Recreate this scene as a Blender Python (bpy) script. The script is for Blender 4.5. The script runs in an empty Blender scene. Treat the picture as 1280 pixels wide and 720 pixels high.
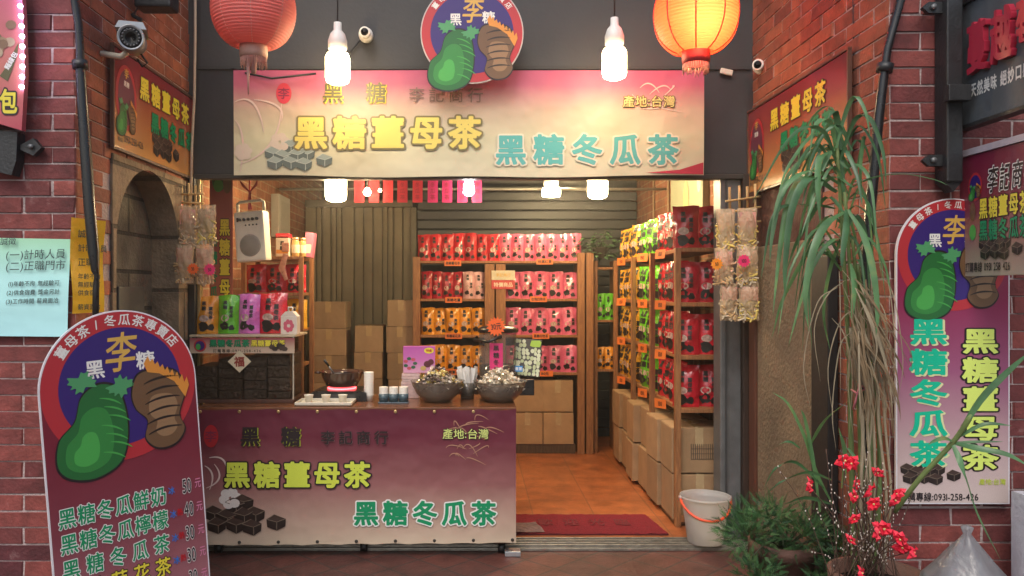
import bpy, bmesh, math, random
import numpy as np
from mathutils import Vector, Matrix
R = random.Random(7)
rad = math.radians
SC = bpy.context.scene
COL = SC.collection

# ------------------------------------------------------------------ camera, sky, sun, exposure
F, U0, V0, H = 1000.0, 590.0, 363.0, 1.5
cam = bpy.data.cameras.new('camera'); cam_o = bpy.data.objects.new('camera', cam); COL.objects.link(cam_o)
cam_o.location = (0, 0, H); cam_o.rotation_euler = (rad(90), 0, 0)
cam.sensor_width = 36; cam.lens = F / 1280 * 36
cam.shift_x = (640 - U0) / 1280; cam.shift_y = (V0 - 360) / 1280
cam.clip_start = 0.05; cam.clip_end = 500
SC.camera = cam_o

SUN_EL, SUN_AZ = 52, 200          # soft overcast daylight from behind the camera
W = bpy.data.worlds.new('World'); SC.world = W; W.use_nodes = True
nt = W.node_tree
sky = nt.nodes.new('ShaderNodeTexSky'); sky.sky_type = 'NISHITA'; sky.sun_disc = False
sky.sun_elevation = rad(SUN_EL); sky.sun_rotation = rad(SUN_AZ); sky.air_density = 1.3; sky.dust_density = 3.5
nt.links.new(sky.outputs[0], nt.nodes['Background'].inputs[0])
nt.nodes['Background'].inputs[1].default_value = 0.07
sun = bpy.data.lights.new('sun', 'SUN'); sun.energy = 0.5; sun.angle = rad(25); sun.color = (1, .96, .92)
sun_o = bpy.data.objects.new('sun', sun); COL.objects.link(sun_o)
sun_o.rotation_euler = (rad(90 - SUN_EL), 0, rad(-18))
VS = SC.view_settings
VS.view_transform = 'Standard'; VS.look = 'None'; VS.gamma = 1; VS.use_curve_mapping = False; VS.exposure = 1.35
SC.render.engine = 'CYCLES'
SC.cycles.use_denoising = True
SC.cycles.max_bounces = 8; SC.cycles.diffuse_bounces = 4; SC.cycles.glossy_bounces = 3
SC.cycles.transmission_bounces = 6; SC.cycles.transparent_max_bounces = 12
SC.cycles.sample_clamp_indirect = 6; SC.cycles.caustics_reflective = False; SC.cycles.caustics_refractive = False

HAZE = 0.007        # density of the haze added to make the bulbs glow
BULB = 21.0          # radiance of the shop's warm bulbs
WARM = (1, .74, .40)

def P(u, v, d): return Vector(((u - U0) * d / F, d, H - (v - V0) * d / F))

# ------------------------------------------------------------------ materials
MATS = {}
def mat(name, col, rough=.6, var=.12, scale=30, bump=.0, bscale=60, metal=0, coat=0, trans=0, alpha=1, spec=.5, sheen=0, each=0):
    if name in MATS: return MATS[name]
    m = bpy.data.materials.new(name); m.use_nodes = True; n = m.node_tree.nodes; l = m.node_tree.links
    b = n['Principled BSDF']
    b.inputs['Base Color'].default_value = (*col, 1); b.inputs['Roughness'].default_value = rough
    b.inputs['Metallic'].default_value = metal; b.inputs['Coat Weight'].default_value = coat
    b.inputs['Coat Roughness'].default_value = .12
    b.inputs['Transmission Weight'].default_value = trans; b.inputs['Alpha'].default_value = alpha
    b.inputs['Specular IOR Level'].default_value = spec
    tc = n.new('ShaderNodeTexCoord')
    if var > 0:
        nz = n.new('ShaderNodeTexNoise'); nz.inputs['Scale'].default_value = scale; nz.inputs['Detail'].default_value = 5
        l.new(tc.outputs['Object'], nz.inputs['Vector'])
        mx = n.new('ShaderNodeMix'); mx.data_type = 'RGBA'
        mx.inputs[6].default_value = (*[max(0, c * (1 - 2 * var)) for c in col], 1)
        mx.inputs[7].default_value = (*[min(1, c * (1 + 2 * var)) for c in col], 1)
        l.new(nz.outputs['Fac'], mx.inputs[0]); l.new(mx.outputs[2], b.inputs['Base Color'])
        rr = n.new('ShaderNodeMapRange'); rr.inputs[3].default_value = max(.02, rough - .12); rr.inputs[4].default_value = min(1, rough + .12)
        l.new(nz.outputs['Fac'], rr.inputs[0]); l.new(rr.outputs[0], b.inputs['Roughness'])
    if each:      # every copy has its own shade
        oi = n.new('ShaderNodeObjectInfo'); hv = n.new('ShaderNodeHueSaturation'); me_ = n.new('ShaderNodeMapRange')
        me_.inputs[3].default_value = 1 - each; me_.inputs[4].default_value = 1 + each; l.new(oi.outputs['Random'], me_.inputs[0]); l.new(me_.outputs[0], hv.inputs['Value'])
        l.new(b.inputs['Base Color'].links[0].from_socket, hv.inputs['Color']); l.new(hv.outputs[0], b.inputs['Base Color'])
    if bump > 0:
        nb = n.new('ShaderNodeTexNoise'); nb.inputs['Scale'].default_value = bscale; nb.inputs['Detail'].default_value = 6
        l.new(tc.outputs['Object'], nb.inputs['Vector'])
        bp = n.new('ShaderNodeBump'); bp.inputs['Strength'].default_value = bump; bp.inputs['Distance'].default_value = .02
        l.new(nb.outputs['Fac'], bp.inputs['Height']); l.new(bp.outputs[0], b.inputs['Normal'])
    MATS[name] = m
    return m

def emit(name, col, s):
    if name in MATS: return MATS[name]
    m = bpy.data.materials.new(name); m.use_nodes = True
    b = m.node_tree.nodes['Principled BSDF']; b.inputs['Base Color'].default_value = (.8, .8, .8, 1)
    b.inputs['Emission Color'].default_value = (*col, 1); b.inputs['Emission Strength'].default_value = s
    MATS[name] = m
    return m

def ramp_mat(name, stops, rough=.35, axis=2, bump=.12):
    """A printed gradient along the board's own height (Generated z)."""
    m = bpy.data.materials.new(name); m.use_nodes = True; n = m.node_tree.nodes; l = m.node_tree.links
    b = n['Principled BSDF']; b.inputs['Roughness'].default_value = rough
    tc = n.new('ShaderNodeTexCoord'); sp = n.new('ShaderNodeSeparateXYZ'); l.new(tc.outputs['Generated'], sp.inputs[0])
    nz = n.new('ShaderNodeTexNoise'); nz.inputs['Scale'].default_value = 3; nz.inputs['Detail'].default_value = 4
    l.new(tc.outputs['Object'], nz.inputs['Vector'])
    ad = n.new('ShaderNodeMath'); ad.operation = 'MULTIPLY_ADD'; ad.inputs[1].default_value = .10
    l.new(nz.outputs['Fac'], ad.inputs[0]); l.new(sp.outputs[axis], ad.inputs[2])
    sb = n.new('ShaderNodeMath'); sb.operation = 'SUBTRACT'; sb.inputs[1].default_value = .05; l.new(ad.outputs[0], sb.inputs[0])
    cr = n.new('ShaderNodeValToRGB'); e = cr.color_ramp.elements
    while len(e) > 1: e.remove(e[-1])
    e[0].position = stops[0][0]; e[0].color = (*stops[0][1], 1)
    for p, c in stops[1:]:
        q = e.new(p); q.color = (*c, 1)
    l.new(sb.outputs[0], cr.inputs[0]); l.new(cr.outputs[0], b.inputs['Base Color'])
    nb = n.new('ShaderNodeTexNoise'); nb.inputs['Scale'].default_value = 5; l.new(tc.outputs['Object'], nb.inputs['Vector'])
    bp = n.new('ShaderNodeBump'); bp.inputs['Strength'].default_value = bump; bp.inputs['Distance'].default_value = .05
    l.new(nb.outputs['Fac'], bp.inputs['Height']); l.new(bp.outputs[0], b.inputs['Normal'])
    MATS[name] = m
    return m

def brick_mat(name='laid_brick', c1=(.26, .062, .052), c2=(.14, .032, .033), grime=.45):
    """For modelled bricks: each brick's own random value tints it."""
    if name in MATS: return MATS[name]
    m = bpy.data.materials.new(name); m.use_nodes = True; n = m.node_tree.nodes; l = m.node_tree.links
    b = n['Principled BSDF']; b.inputs['Roughness'].default_value = .8
    at = n.new('ShaderNodeAttribute'); at.attribute_name = 'tint'
    mx = n.new('ShaderNodeMix'); mx.data_type = 'RGBA'; mx.clamp_factor = False; mx.inputs[6].default_value = (*c2, 1); mx.inputs[7].default_value = (*c1, 1)
    l.new(at.outputs['Fac'], mx.inputs[0])
    tc = n.new('ShaderNodeTexCoord')
    nz = n.new('ShaderNodeTexNoise'); nz.inputs['Scale'].default_value = 11; nz.inputs['Detail'].default_value = 8; nz.inputs['Roughness'].default_value = .65
    l.new(tc.outputs['Object'], nz.inputs['Vector'])
    mr = n.new('ShaderNodeMapRange'); mr.inputs[1].default_value = .25; mr.inputs[2].default_value = .75; mr.inputs[3].default_value = grime; mr.inputs[4].default_value = 1.35
    l.new(nz.outputs['Fac'], mr.inputs[0])
    ml = n.new('ShaderNodeMix'); ml.data_type = 'RGBA'; ml.blend_type = 'MULTIPLY'; ml.inputs[0].default_value = 1
    l.new(mx.outputs[2], ml.inputs[6]); l.new(mr.outputs[0], ml.inputs[7])
    # pale lime stains
    n2 = n.new('ShaderNodeTexNoise'); n2.inputs['Scale'].default_value = 5.5; n2.inputs['Detail'].default_value = 10; n2.inputs['Roughness'].default_value = .7
    l.new(tc.outputs['Object'], n2.inputs['Vector'])
    m2 = n.new('ShaderNodeMapRange'); m2.inputs[1].default_value = .60; m2.inputs[2].default_value = .72; m2.inputs[4].default_value = .55
    l.new(n2.outputs['Fac'], m2.inputs[0])
    m3 = n.new('ShaderNodeMix'); m3.data_type = 'RGBA'; m3.inputs[7].default_value = (.36, .27, .25, 1)
    l.new(m2.outputs[0], m3.inputs[0]); l.new(ml.outputs[2], m3.inputs[6]); l.new(m3.outputs[2], b.inputs['Base Color'])
    nb = n.new('ShaderNodeTexNoise'); nb.inputs['Scale'].default_value = 70; nb.inputs['Detail'].default_value = 6
    l.new(tc.outputs['Object'], nb.inputs['Vector'])
    bp = n.new('ShaderNodeBump'); bp.inputs['Strength'].default_value = .5; bp.inputs['Distance'].default_value = .008
    l.new(nb.outputs['Fac'], bp.inputs['Height']); l.new(bp.outputs[0], b.inputs['Normal'])
    MATS[name] = m
    return m

def block_mat(name, axes, c1, c2, mortar, bw, bh, msize=.01, rough=.85, bump=.6, rotz=0):
    """Bricks, stone blocks or tiles drawn and bumped in the surface (axes: which object axes span it)."""
    if name in MATS: return MATS[name]
    m = bpy.data.materials.new(name); m.use_nodes = True; n = m.node_tree.nodes; l = m.node_tree.links
    b = n['Principled BSDF']; b.inputs['Roughness'].default_value = rough
    tc = n.new('ShaderNodeTexCoord'); sp = n.new('ShaderNodeSeparateXYZ'); cb = n.new('ShaderNodeCombineXYZ')
    l.new(tc.outputs['Object'], sp.inputs[0]); l.new(sp.outputs[axes[0]], cb.inputs[0]); l.new(sp.outputs[axes[1]], cb.inputs[1])
    mp = n.new('ShaderNodeMapping'); mp.inputs['Rotation'].default_value = (0, 0, rotz); l.new(cb.outputs[0], mp.inputs[0])
    br = n.new('ShaderNodeTexBrick'); br.inputs['Scale'].default_value = 1; br.inputs['Brick Width'].default_value = bw
    br.inputs['Row Height'].default_value = bh; br.inputs['Mortar Size'].default_value = msize; br.inputs['Mortar Smooth'].default_value = .3
    br.inputs['Color1'].default_value = (*c1, 1); br.inputs['Color2'].default_value = (*c2, 1); br.inputs['Mortar'].default_value = (*mortar, 1)
    if rotz: br.offset = 0
    l.new(mp.outputs[0], br.inputs['Vector'])
    nz = n.new('ShaderNodeTexNoise'); nz.inputs['Scale'].default_value = 6; nz.inputs['Detail'].default_value = 8; nz.inputs['Roughness'].default_value = .65
    l.new(tc.outputs['Object'], nz.inputs['Vector'])
    mr = n.new('ShaderNodeMapRange'); mr.inputs[1].default_value = .3; mr.inputs[2].default_value = .7; mr.inputs[3].default_value = .55; mr.inputs[4].default_value = 1.3
    l.new(nz.outputs['Fac'], mr.inputs[0])
    ml = n.new('ShaderNodeMix'); ml.data_type = 'RGBA'; ml.blend_type = 'MULTIPLY'; ml.inputs[0].default_value = 1
    l.new(br.outputs['Color'], ml.inputs[6]); l.new(mr.outputs[0], ml.inputs[7]); l.new(ml.outputs[2], b.inputs['Base Color'])
    ma = n.new('ShaderNodeMath'); ma.operation = 'MULTIPLY_ADD'; ma.inputs[1].default_value = -1
    l.new(br.outputs['Fac'], ma.inputs[0])
    nb = n.new('ShaderNodeTexNoise'); nb.inputs['Scale'].default_value = 45; nb.inputs['Detail'].default_value = 6
    l.new(tc.outputs['Object'], nb.inputs['Vector']); l.new(nb.outputs['Fac'], ma.inputs[2])
    bp = n.new('ShaderNodeBump'); bp.inputs['Strength'].default_value = bump; bp.inputs['Distance'].default_value = .012
    l.new(ma.outputs[0], bp.inputs['Height']); l.new(bp.outputs[0], b.inputs['Normal'])
    MATS[name] = m
    return m

def wood_mat(name, c1, c2, rough=.5, stretch=(12, 12, 1.2)):
    if name in MATS: return MATS[name]
    m = bpy.data.materials.new(name); m.use_nodes = True; n = m.node_tree.nodes; l = m.node_tree.links
    b = n['Principled BSDF']; b.inputs['Roughness'].default_value = rough
    tc = n.new('ShaderNodeTexCoord'); mp = n.new('ShaderNodeMapping'); mp.inputs['Scale'].default_value = stretch
    l.new(tc.outputs['Object'], mp.inputs[0])
    nz = n.new('ShaderNodeTexNoise'); nz.inputs['Scale'].default_value = 6; nz.inputs['Detail'].default_value = 8; nz.inputs['Distortion'].default_value = 1.2
    l.new(mp.outputs[0], nz.inputs['Vector'])
    mx = n.new('ShaderNodeMix'); mx.data_type = 'RGBA'; mx.inputs[6].default_value = (*c1, 1); mx.inputs[7].default_value = (*c2, 1)
    mr = n.new('ShaderNodeMapRange'); mr.inputs[1].default_value = .35; mr.inputs[2].default_value = .65; l.new(nz.outputs['Fac'], mr.inputs[0])
    l.new(mr.outputs[0], mx.inputs[0]); l.new(mx.outputs[2], b.inputs['Base Color'])
    bp = n.new('ShaderNodeBump'); bp.inputs['Strength'].default_value = .25; bp.inputs['Distance'].default_value = .004
    l.new(nz.outputs['Fac'], bp.inputs['Height']); l.new(bp.outputs[0], b.inputs['Normal'])
    MATS[name] = m
    return m

def clear_mat(name, tint, clear=.7, rough=.12, bump=.4, bscale=35, body=.35):
    """Thin clear plastic or glass film: mostly see-through with a glossy skin."""
    if name in MATS: return MATS[name]
    m = bpy.data.materials.new(name); m.use_nodes = True; n = m.node_tree.nodes; l = m.node_tree.links
    b = n['Principled BSDF']; b.inputs['Base Color'].default_value = (*[c * body for c in tint], 1); b.inputs['Roughness'].default_value = rough
    b.inputs['Specular IOR Level'].default_value = .8
    t = n.new('ShaderNodeBsdfTransparent'); t.inputs[0].default_value = (*[min(1, .55 + .45 * c) for c in tint], 1)
    mx = n.new('ShaderNodeMixShader'); mx.inputs[0].default_value = clear
    l.new(b.outputs[0], mx.inputs[1]); l.new(t.outputs[0], mx.inputs[2]); l.new(mx.outputs[0], n['Material Output'].inputs[0])
    if bump:
        tc = n.new('ShaderNodeTexCoord'); nb = n.new('ShaderNodeTexNoise'); nb.inputs['Scale'].default_value = bscale; nb.inputs['Detail'].default_value = 3
        nb.inputs['Distortion'].default_value = 1.5
        l.new(tc.outputs['Object'], nb.inputs['Vector'])
        bp = n.new('ShaderNodeBump'); bp.inputs['Strength'].default_value = bump; bp.inputs['Distance'].default_value = .02
        l.new(nb.outputs['Fac'], bp.inputs['Height']); l.new(bp.outputs[0], b.inputs['Normal'])
    MATS[name] = m
    return m

def translucent_mat(name, col, amount=.5, rough=.6, vary=False):
    if name in MATS: return MATS[name]
    m = bpy.data.materials.new(name); m.use_nodes = True; n = m.node_tree.nodes; l = m.node_tree.links
    b = n['Principled BSDF']; b.inputs['Base Color'].default_value = (*col, 1); b.inputs['Roughness'].default_value = rough
    t = n.new('ShaderNodeBsdfTranslucent'); t.inputs[0].default_value = (*col, 1)
    if vary:
        tc = n.new('ShaderNodeTexCoord'); nz = n.new('ShaderNodeTexNoise'); nz.inputs['Scale'].default_value = 7; nz.inputs['Detail'].default_value = 6
        l.new(tc.outputs['Object'], nz.inputs['Vector']); cr = n.new('ShaderNodeValToRGB'); e = cr.color_ramp.elements
        e[0].position = .30; e[0].color = (*[c * .55 for c in col], 1); e[1].position = .60; e[1].color = (*[c * 1.25 for c in col], 1)
        q = e.new(.74); q.color = (col[0] * 3.2, col[1] * 1.5, col[2] * 1.1, 1)
        l.new(nz.outputs['Fac'], cr.inputs[0]); l.new(cr.outputs[0], b.inputs['Base Color']); l.new(cr.outputs[0], t.inputs[0])
    mx = n.new('ShaderNodeMixShader'); mx.inputs[0].default_value = amount
    l.new(b.outputs[0], mx.inputs[1]); l.new(t.outputs[0], mx.inputs[2]); l.new(mx.outputs[0], n['Material Output'].inputs[0])
    MATS[name] = m
    return m

BLACK = mat('black_iron', (.018, .019, .021), .45, .2, 20, .15, 80)
BLACKP = mat('black_plastic', (.012, .012, .013), .3, .1)
WHITEP = mat('white_plastic', (.72, .71, .68), .4, .05)
CREAM = mat('cream_plastic', (.62, .58, .48), .45, .06)
STEEL = mat('grey_steel', (.16, .165, .17), .45, .2, 12, .05, 90, metal=.4)
TRACK = mat('track_metal', (.30, .28, .24), .4, .25, 25, .2, 60, metal=.7)
WOOD = wood_mat('orange_wood', (.33, .15, .055), (.20, .08, .03))
WOODD = wood_mat('dark_wood', (.16, .06, .03), (.075, .028, .016), .4, (1.5, 12, 12))
BAMBOO = wood_mat('bamboo', (.55, .38, .17), (.42, .26, .1), .5)
CARD = mat('cardboard', (.33, .205, .105), .85, .16, 7, .3, 14, each=.2)
CARD2 = mat('cardboard_dull', (.29, .20, .12), .85, .16, 7, .3, 14, each=.2)
TAPE = mat('packing_tape', (.43, .31, .17), .25, .05)
INK = mat('black_ink', (.012, .010, .010), .5, 0)
BRICK = brick_mat()
MORTAR = mat('lime_mortar', (.42, .34, .33), .95, .36, 9, .6, 70)

# ------------------------------------------------------------------ mesh collector
class MB:
    def __init__(s): s.v = []; s.f = []; s.m = []; s.t = []; s.tint = 0.5; s.mi = 0; s.sm = []; s.smooth = False
    def add(s, vs, fs):
        o = len(s.v); s.v += [tuple(x) for x in vs]
        for f in fs:
            s.f.append(tuple(i + o for i in f)); s.m.append(s.mi); s.t.append(s.tint); s.sm.append(s.smooth)
    def box(s, a, b, ch=0):
        x0, y0, z0 = a; x1, y1, z1 = b
        if ch <= 0:
            s.add([(x0, y0, z0), (x1, y0, z0), (x1, y1, z0), (x0, y1, z0), (x0, y0, z1), (x1, y0, z1), (x1, y1, z1), (x0, y1, z1)],
                  [(3, 2, 1, 0), (4, 5, 6, 7), (0, 1, 5, 4), (1, 2, 6, 5), (2, 3, 7, 6), (3, 0, 4, 7)])
        else:
            bm = bmesh.new(); r = bmesh.ops.create_cube(bm, size=1)
            for v in bm.verts: v.co = Vector(((x0 + x1) / 2 + v.co.x * (x1 - x0), (y0 + y1) / 2 + v.co.y * (y1 - y0), (z0 + z1) / 2 + v.co.z * (z1 - z0)))
            bmesh.ops.bevel(bm, geom=bm.edges[:], offset=min(ch, .45 * min(abs(x1 - x0), abs(y1 - y0), abs(z1 - z0))), segments=2, affect='EDGES', profile=.6)
            s.bm(bm)
    def bm(s, bm):
        bm.verts.index_update(); s.add([v.co[:] for v in bm.verts], [tuple(v.index for v in f.verts) for f in bm.faces]); bm.free()
    def rbox(s, c, size, M=None, ch=0):
        t = MB(); h = [x / 2 for x in size]; t.box((-h[0], -h[1], -h[2]), (h[0], h[1], h[2]), ch)
        c = Vector(c); s.add([c + (M @ Vector(v) if M else Vector(v)) for v in t.v], t.f)
    def tube(s, pts, r, n=8, cap=True):
        pts = [Vector(p) for p in pts]; rs = r if isinstance(r, (list, tuple)) else [r] * len(pts)
        rings = []; up = Vector((0.13, 0.31, 0.94)).normalized()
        for i, p in enumerate(pts):
            d = (pts[min(i + 1, len(pts) - 1)] - pts[max(i - 1, 0)])
            if d.length < 1e-9: d = Vector((0, 0, 1))
            d.normalize()
            a = d.cross(up)
            if a.length < 1e-3: a = d.cross(Vector((1, 0, 0)))
            a.normalize(); b = a.cross(d)
            rings.append([p + (a * math.cos(2 * math.pi * k / n) + b * math.sin(2 * math.pi * k / n)) * rs[i] for k in range(n)])
        vs = [q for rg in rings for q in rg]; fs = []
        for i in range(len(pts) - 1):
            for k in range(n): fs.append((i * n + k, i * n + (k + 1) % n, (i + 1) * n + (k + 1) % n, (i + 1) * n + k))
        if cap: fs += [tuple(range(n))[::-1], tuple((len(pts) - 1) * n + k for k in range(n))]
        sm = s.smooth; s.smooth = True; s.add(vs, fs); s.smooth = sm
    def lathe(s, prof, n=32, c=(0, 0, 0), wob=0, cap=True):
        vs = []; fs = []
        for (r, z) in prof:
            for k in range(n):
                a = 2 * math.pi * k / n; rr = r * (1 + wob * math.sin(3 * a + z * 40))
                vs.append((c[0] + rr * math.cos(a), c[1] + rr * math.sin(a), c[2] + z))
        for i in range(len(prof) - 1):
            for k in range(n): fs.append((i * n + k, i * n + (k + 1) % n, (i + 1) * n + (k + 1) % n, (i + 1) * n + k))
        if cap:
            if prof[0][0] > 1e-4: fs.append(tuple(range(n))[::-1])
            if prof[-1][0] > 1e-4: fs.append(tuple((len(prof) - 1) * n + k for k in range(n)))
        sm = s.smooth; s.smooth = True; s.add(vs, fs); s.smooth = sm
    def prism(s, pts, y0, y1):
        """an outline in x,z with thickness along y"""
        n = len(pts); vs = [(x, y0, z) for x, z in pts] + [(x, y1, z) for x, z in pts]
        s.add(vs, [tuple(range(n)), tuple(range(n, 2 * n))[::-1]] + [(i + n, (i + 1) % n + n, (i + 1) % n, i) for i in range(n)])
    def flat(s, pts, y): s.add([(x, y, z) for x, z in pts], [tuple(range(len(pts)))])
    def strap(s, pts, ws, side, fold=.15):
        """a leaf ribbon: a centre line, half widths, a sideways direction"""
        vs = []; fs = []
        pts = [Vector(p) for p in pts]
        for i, p in enumerate(pts):
            d = (pts[min(i + 1, len(pts) - 1)] - pts[max(i - 1, 0)]).normalized()
            a = Vector(side) - d * d.dot(Vector(side))
            if a.length < 1e-4: a = Vector((1, 0, 0))
            a.normalize(); nn = a.cross(d)
            vs += [p - a * ws[i] + nn * ws[i] * fold, p, p + a * ws[i] + nn * ws[i] * fold]
        for i in range(len(pts) - 1):
            o = i * 3; fs += [(o, o + 1, o + 4, o + 3), (o + 1, o + 2, o + 5, o + 4)]
        sm = s.smooth; s.smooth = True; s.add(vs, fs); s.smooth = sm
    def build(s, name, mats, parent=None, loc=None, rot=None):
        me = bpy.data.meshes.new(name); me.from_pydata(s.v, [], s.f)
        if not isinstance(mats, (list, tuple)): mats = [mats]
        for m in mats: me.materials.append(m)
        me.polygons.foreach_set('material_index', s.m); me.polygons.foreach_set('use_smooth', s.sm)
        if len(set(s.t)) > 1:
            at = me.attributes.new('tint', 'FLOAT', 'FACE'); at.data.foreach_set('value', s.t)
        me.update()
        o = bpy.data.objects.new(name, me); COL.objects.link(o)
        if parent: o.parent = parent
        if loc is not None: o.location = loc
        if rot is not None: o.rotation_euler = rot
        return o

def tag(o, label=None, cat=None, group=None, kind=None):
    if label: o['label'] = label
    if cat: o['category'] = cat
    if group: o['group'] = group
    if kind: o['kind'] = kind
    return o
def thing(name, label, cat, loc=(0, 0, 0), rot=(0, 0, 0), group=None):
    o = bpy.data.objects.new(name, None); COL.objects.link(o); o.location = loc; o.rotation_euler = rot; o.empty_display_size = .1
    return tag(o, label, cat, group)
def structure(name, mb, m): return tag(mb.build(name, m), kind='structure')
KIDS = {}
def dup(root, loc, rot=None, label=None, group=None):
    r = root.copy(); COL.objects.link(r); r.location = loc
    if rot is not None: r.rotation_euler = rot
    if label: r['label'] = label
    if group: r['group'] = group
    for ch in [o for o in COL.objects if o.parent == root]:
        c = ch.copy(); COL.objects.link(c); c.parent = r
        for g in [o for o in COL.objects if o.parent == ch]:
            d = g.copy(); COL.objects.link(d); d.parent = c
    return r
ORD = ['first', 'second', 'third', 'fourth', 'fifth', 'sixth', 'seventh', 'eighth', 'ninth', 'tenth', 'eleventh', 'twelfth', 'thirteenth', 'fourteenth', 'fifteenth']

# ------------------------------------------------------------------ lettering: glyph outlines, fattened by a distance field
GL = {}
def outline(ch):
    k = (ch, 'o')
    if k in GL: return GL[k]
    c = bpy.data.curves.new('glyph', 'FONT'); c.body = ch; c.size = 1; c.resolution_u = 3
    o = bpy.data.objects.new('glyph', c); COL.objects.link(o)
    me = bpy.data.meshes.new_from_object(o.evaluated_get(bpy.context.evaluated_depsgraph_get()))
    bpy.data.objects.remove(o); bpy.data.curves.remove(c)
    vs = np.array([v.co[:2] for v in me.vertices]).reshape(-1, 2); fs = [tuple(p.vertices) for p in me.polygons]
    cnt = {}
    for f in fs:
        for i in range(len(f)):
            e = tuple(sorted((f[i], f[(i + 1) % len(f)]))); cnt[e] = cnt.get(e, 0) + 1
    seg = [e for e, n in cnt.items() if n == 1]
    bpy.data.meshes.remove(me)
    GL[k] = (vs, fs, seg)
    return GL[k]
def simplify(p, tol):
    if len(p) < 4: return p
    keep = np.zeros(len(p), bool); keep[0] = keep[-1] = True; st = [(0, len(p) - 1)]
    while st:
        a, b = st.pop()
        if b - a < 2: continue
        d = p[b] - p[a]; L = np.hypot(*d); q = p[a + 1:b] - p[a]
        ds = np.abs(q[:, 0] * d[1] - q[:, 1] * d[0]) / L if L > 1e-9 else np.hypot(q[:, 0], q[:, 1])
        i = int(ds.argmax())
        if ds[i] > tol: keep[a + 1 + i] = True; st += [(a, a + 1 + i), (a + 1 + i, b)]
    return p[keep]
def glyph(ch, off):
    k = (ch, round(off, 4))
    if k in GL: return GL[k]
    vs, fs, seg = outline(ch)
    if off == 0 or not seg:
        GL[k] = (vs, fs); return GL[k]
    lo = vs.min(0) - off - .05; hi = vs.max(0) + off + .05; st = .0155
    nx, ny = [int(math.ceil(x)) + 1 for x in (hi - lo) / st]
    gx = lo[0] + np.arange(nx) * st; gy = lo[1] + np.arange(ny) * st
    X, Y = np.meshgrid(gx, gy, indexing='ij'); D = np.full(X.shape, 9.); ins = np.zeros(X.shape, bool)
    for a, b in seg:
        A, B = vs[a], vs[b]; d = B - A; L2 = d @ d + 1e-12
        t = np.clip(((X - A[0]) * d[0] + (Y - A[1]) * d[1]) / L2, 0, 1)
        D = np.minimum(D, (X - A[0] - t * d[0]) ** 2 + (Y - A[1] - t * d[1]) ** 2)
        if abs(d[1]) > 1e-12:
            c = (A[1] > Y) != (B[1] > Y); ins ^= c & (X < A[0] + (Y - A[1]) * d[0] / d[1])
    S = np.where(ins, -1, 1) * np.sqrt(D) - off; S[S == 0] = 1e-6
    N = S < 0; links = {}
    def cut(i, j, i2, j2):
        t = S[i, j] / (S[i, j] - S[i2, j2]); return (gx[i] + (gx[i2] - gx[i]) * t, gy[j] + (gy[j2] - gy[j]) * t)
    pos = {}
    n4 = N[:-1, :-1].astype(int) + N[1:, :-1] + N[1:, 1:] + N[:-1, 1:]
    for i, j in zip(*np.where((n4 > 0) & (n4 < 4))):
        q = [(i, j), (i + 1, j), (i + 1, j + 1), (i, j + 1)]; cr = []
        for e in range(4):
            a, b = q[e], q[(e + 1) % 4]
            if N[a] != N[b]:
                key = tuple(sorted((a, b))); pos.setdefault(key, cut(*key[0], *key[1])); cr.append((key, N[a]))
        if len(cr) == 2: pr = [(cr[0][0], cr[1][0])]
        else:
            ctr = S[i, j] + S[i + 1, j] + S[i + 1, j + 1] + S[i, j + 1] < 0
            o = 1 if (N[q[0]] == ctr) else 3
            pr = [(cr[0][0], cr[o][0]), (cr[2][0], cr[(2 + o) % 4][0])]
        for a, b in pr: links.setdefault(a, []).append(b); links.setdefault(b, []).append(a)
    loops = []; seen = set()
    for s0 in list(links):
        if s0 in seen: continue
        lp = [s0]; seen.add(s0); cur = s0
        while True:
            nx_ = [x for x in links[cur] if x not in seen]
            if not nx_: break
            cur = nx_[0]; seen.add(cur); lp.append(cur)
        if len(lp) > 6: loops.append(np.array([pos[x] for x in lp]))
    cu = bpy.data.curves.new('glyph', 'CURVE'); cu.dimensions = '2D'; cu.fill_mode = 'BOTH'
    for lp in loops:
        m = len(lp) // 2; p = np.vstack([simplify(lp[:m + 1], .0035)[:-1], simplify(np.vstack([lp[m:], lp[:1]]), .0035)[:-1]])
        if len(p) < 3: continue
        sp = cu.splines.new('POLY'); sp.points.add(len(p) - 1); sp.use_cyclic_u = True
        sp.points.foreach_set('co', np.hstack([p, np.zeros((len(p), 1)), np.ones((len(p), 1))]).ravel())
    o = bpy.data.objects.new('glyph', cu); COL.objects.link(o)
    me = bpy.data.meshes.new_from_object(o.evaluated_get(bpy.context.evaluated_depsgraph_get()))
    bpy.data.objects.remove(o); bpy.data.curves.remove(cu)
    z = [v.co[:2] for v in me.vertices]; rv = np.array(z).reshape(-1, 2); rf = [tuple(p.vertices) for p in me.polygons]
    bpy.data.meshes.remove(me)
    GL[k] = (rv, rf)
    return GL[k]
def wide(ch): return ord(ch) > 0x2000
def cell(ch):
    if ch == ' ': return .4
    if wide(ch): return 1.0
    vs = outline(ch)[0]; return float(vs[:, 0].max() - vs[:, 0].min()) + .10
def text(mb, s, x, z, size, y, off=0, sx=1, gap=0, ang=0, vertical=False, anchor='l', skew=0):
    """letters laid in the x,z plane at depth y; z is the row's middle"""
    adv = [cell(c) * size * sx + gap for c in s]
    if vertical:
        cy = z
        for c in s:
            put(mb, c, x, cy, size, y, off, sx, 0, skew); cy -= size + gap
        return
    tot = sum(adv) - gap; cx = x - (tot / 2 if anchor == 'c' else tot if anchor == 'r' else 0); ca, sa = math.cos(ang), math.sin(ang)
    for c, a in zip(s, adv):
        if c != ' ':
            d = cx + (a - gap) / 2 - x
            put(mb, c, x + d * ca, z + d * sa, size, y, off, sx, ang, skew)
        cx += a
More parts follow.
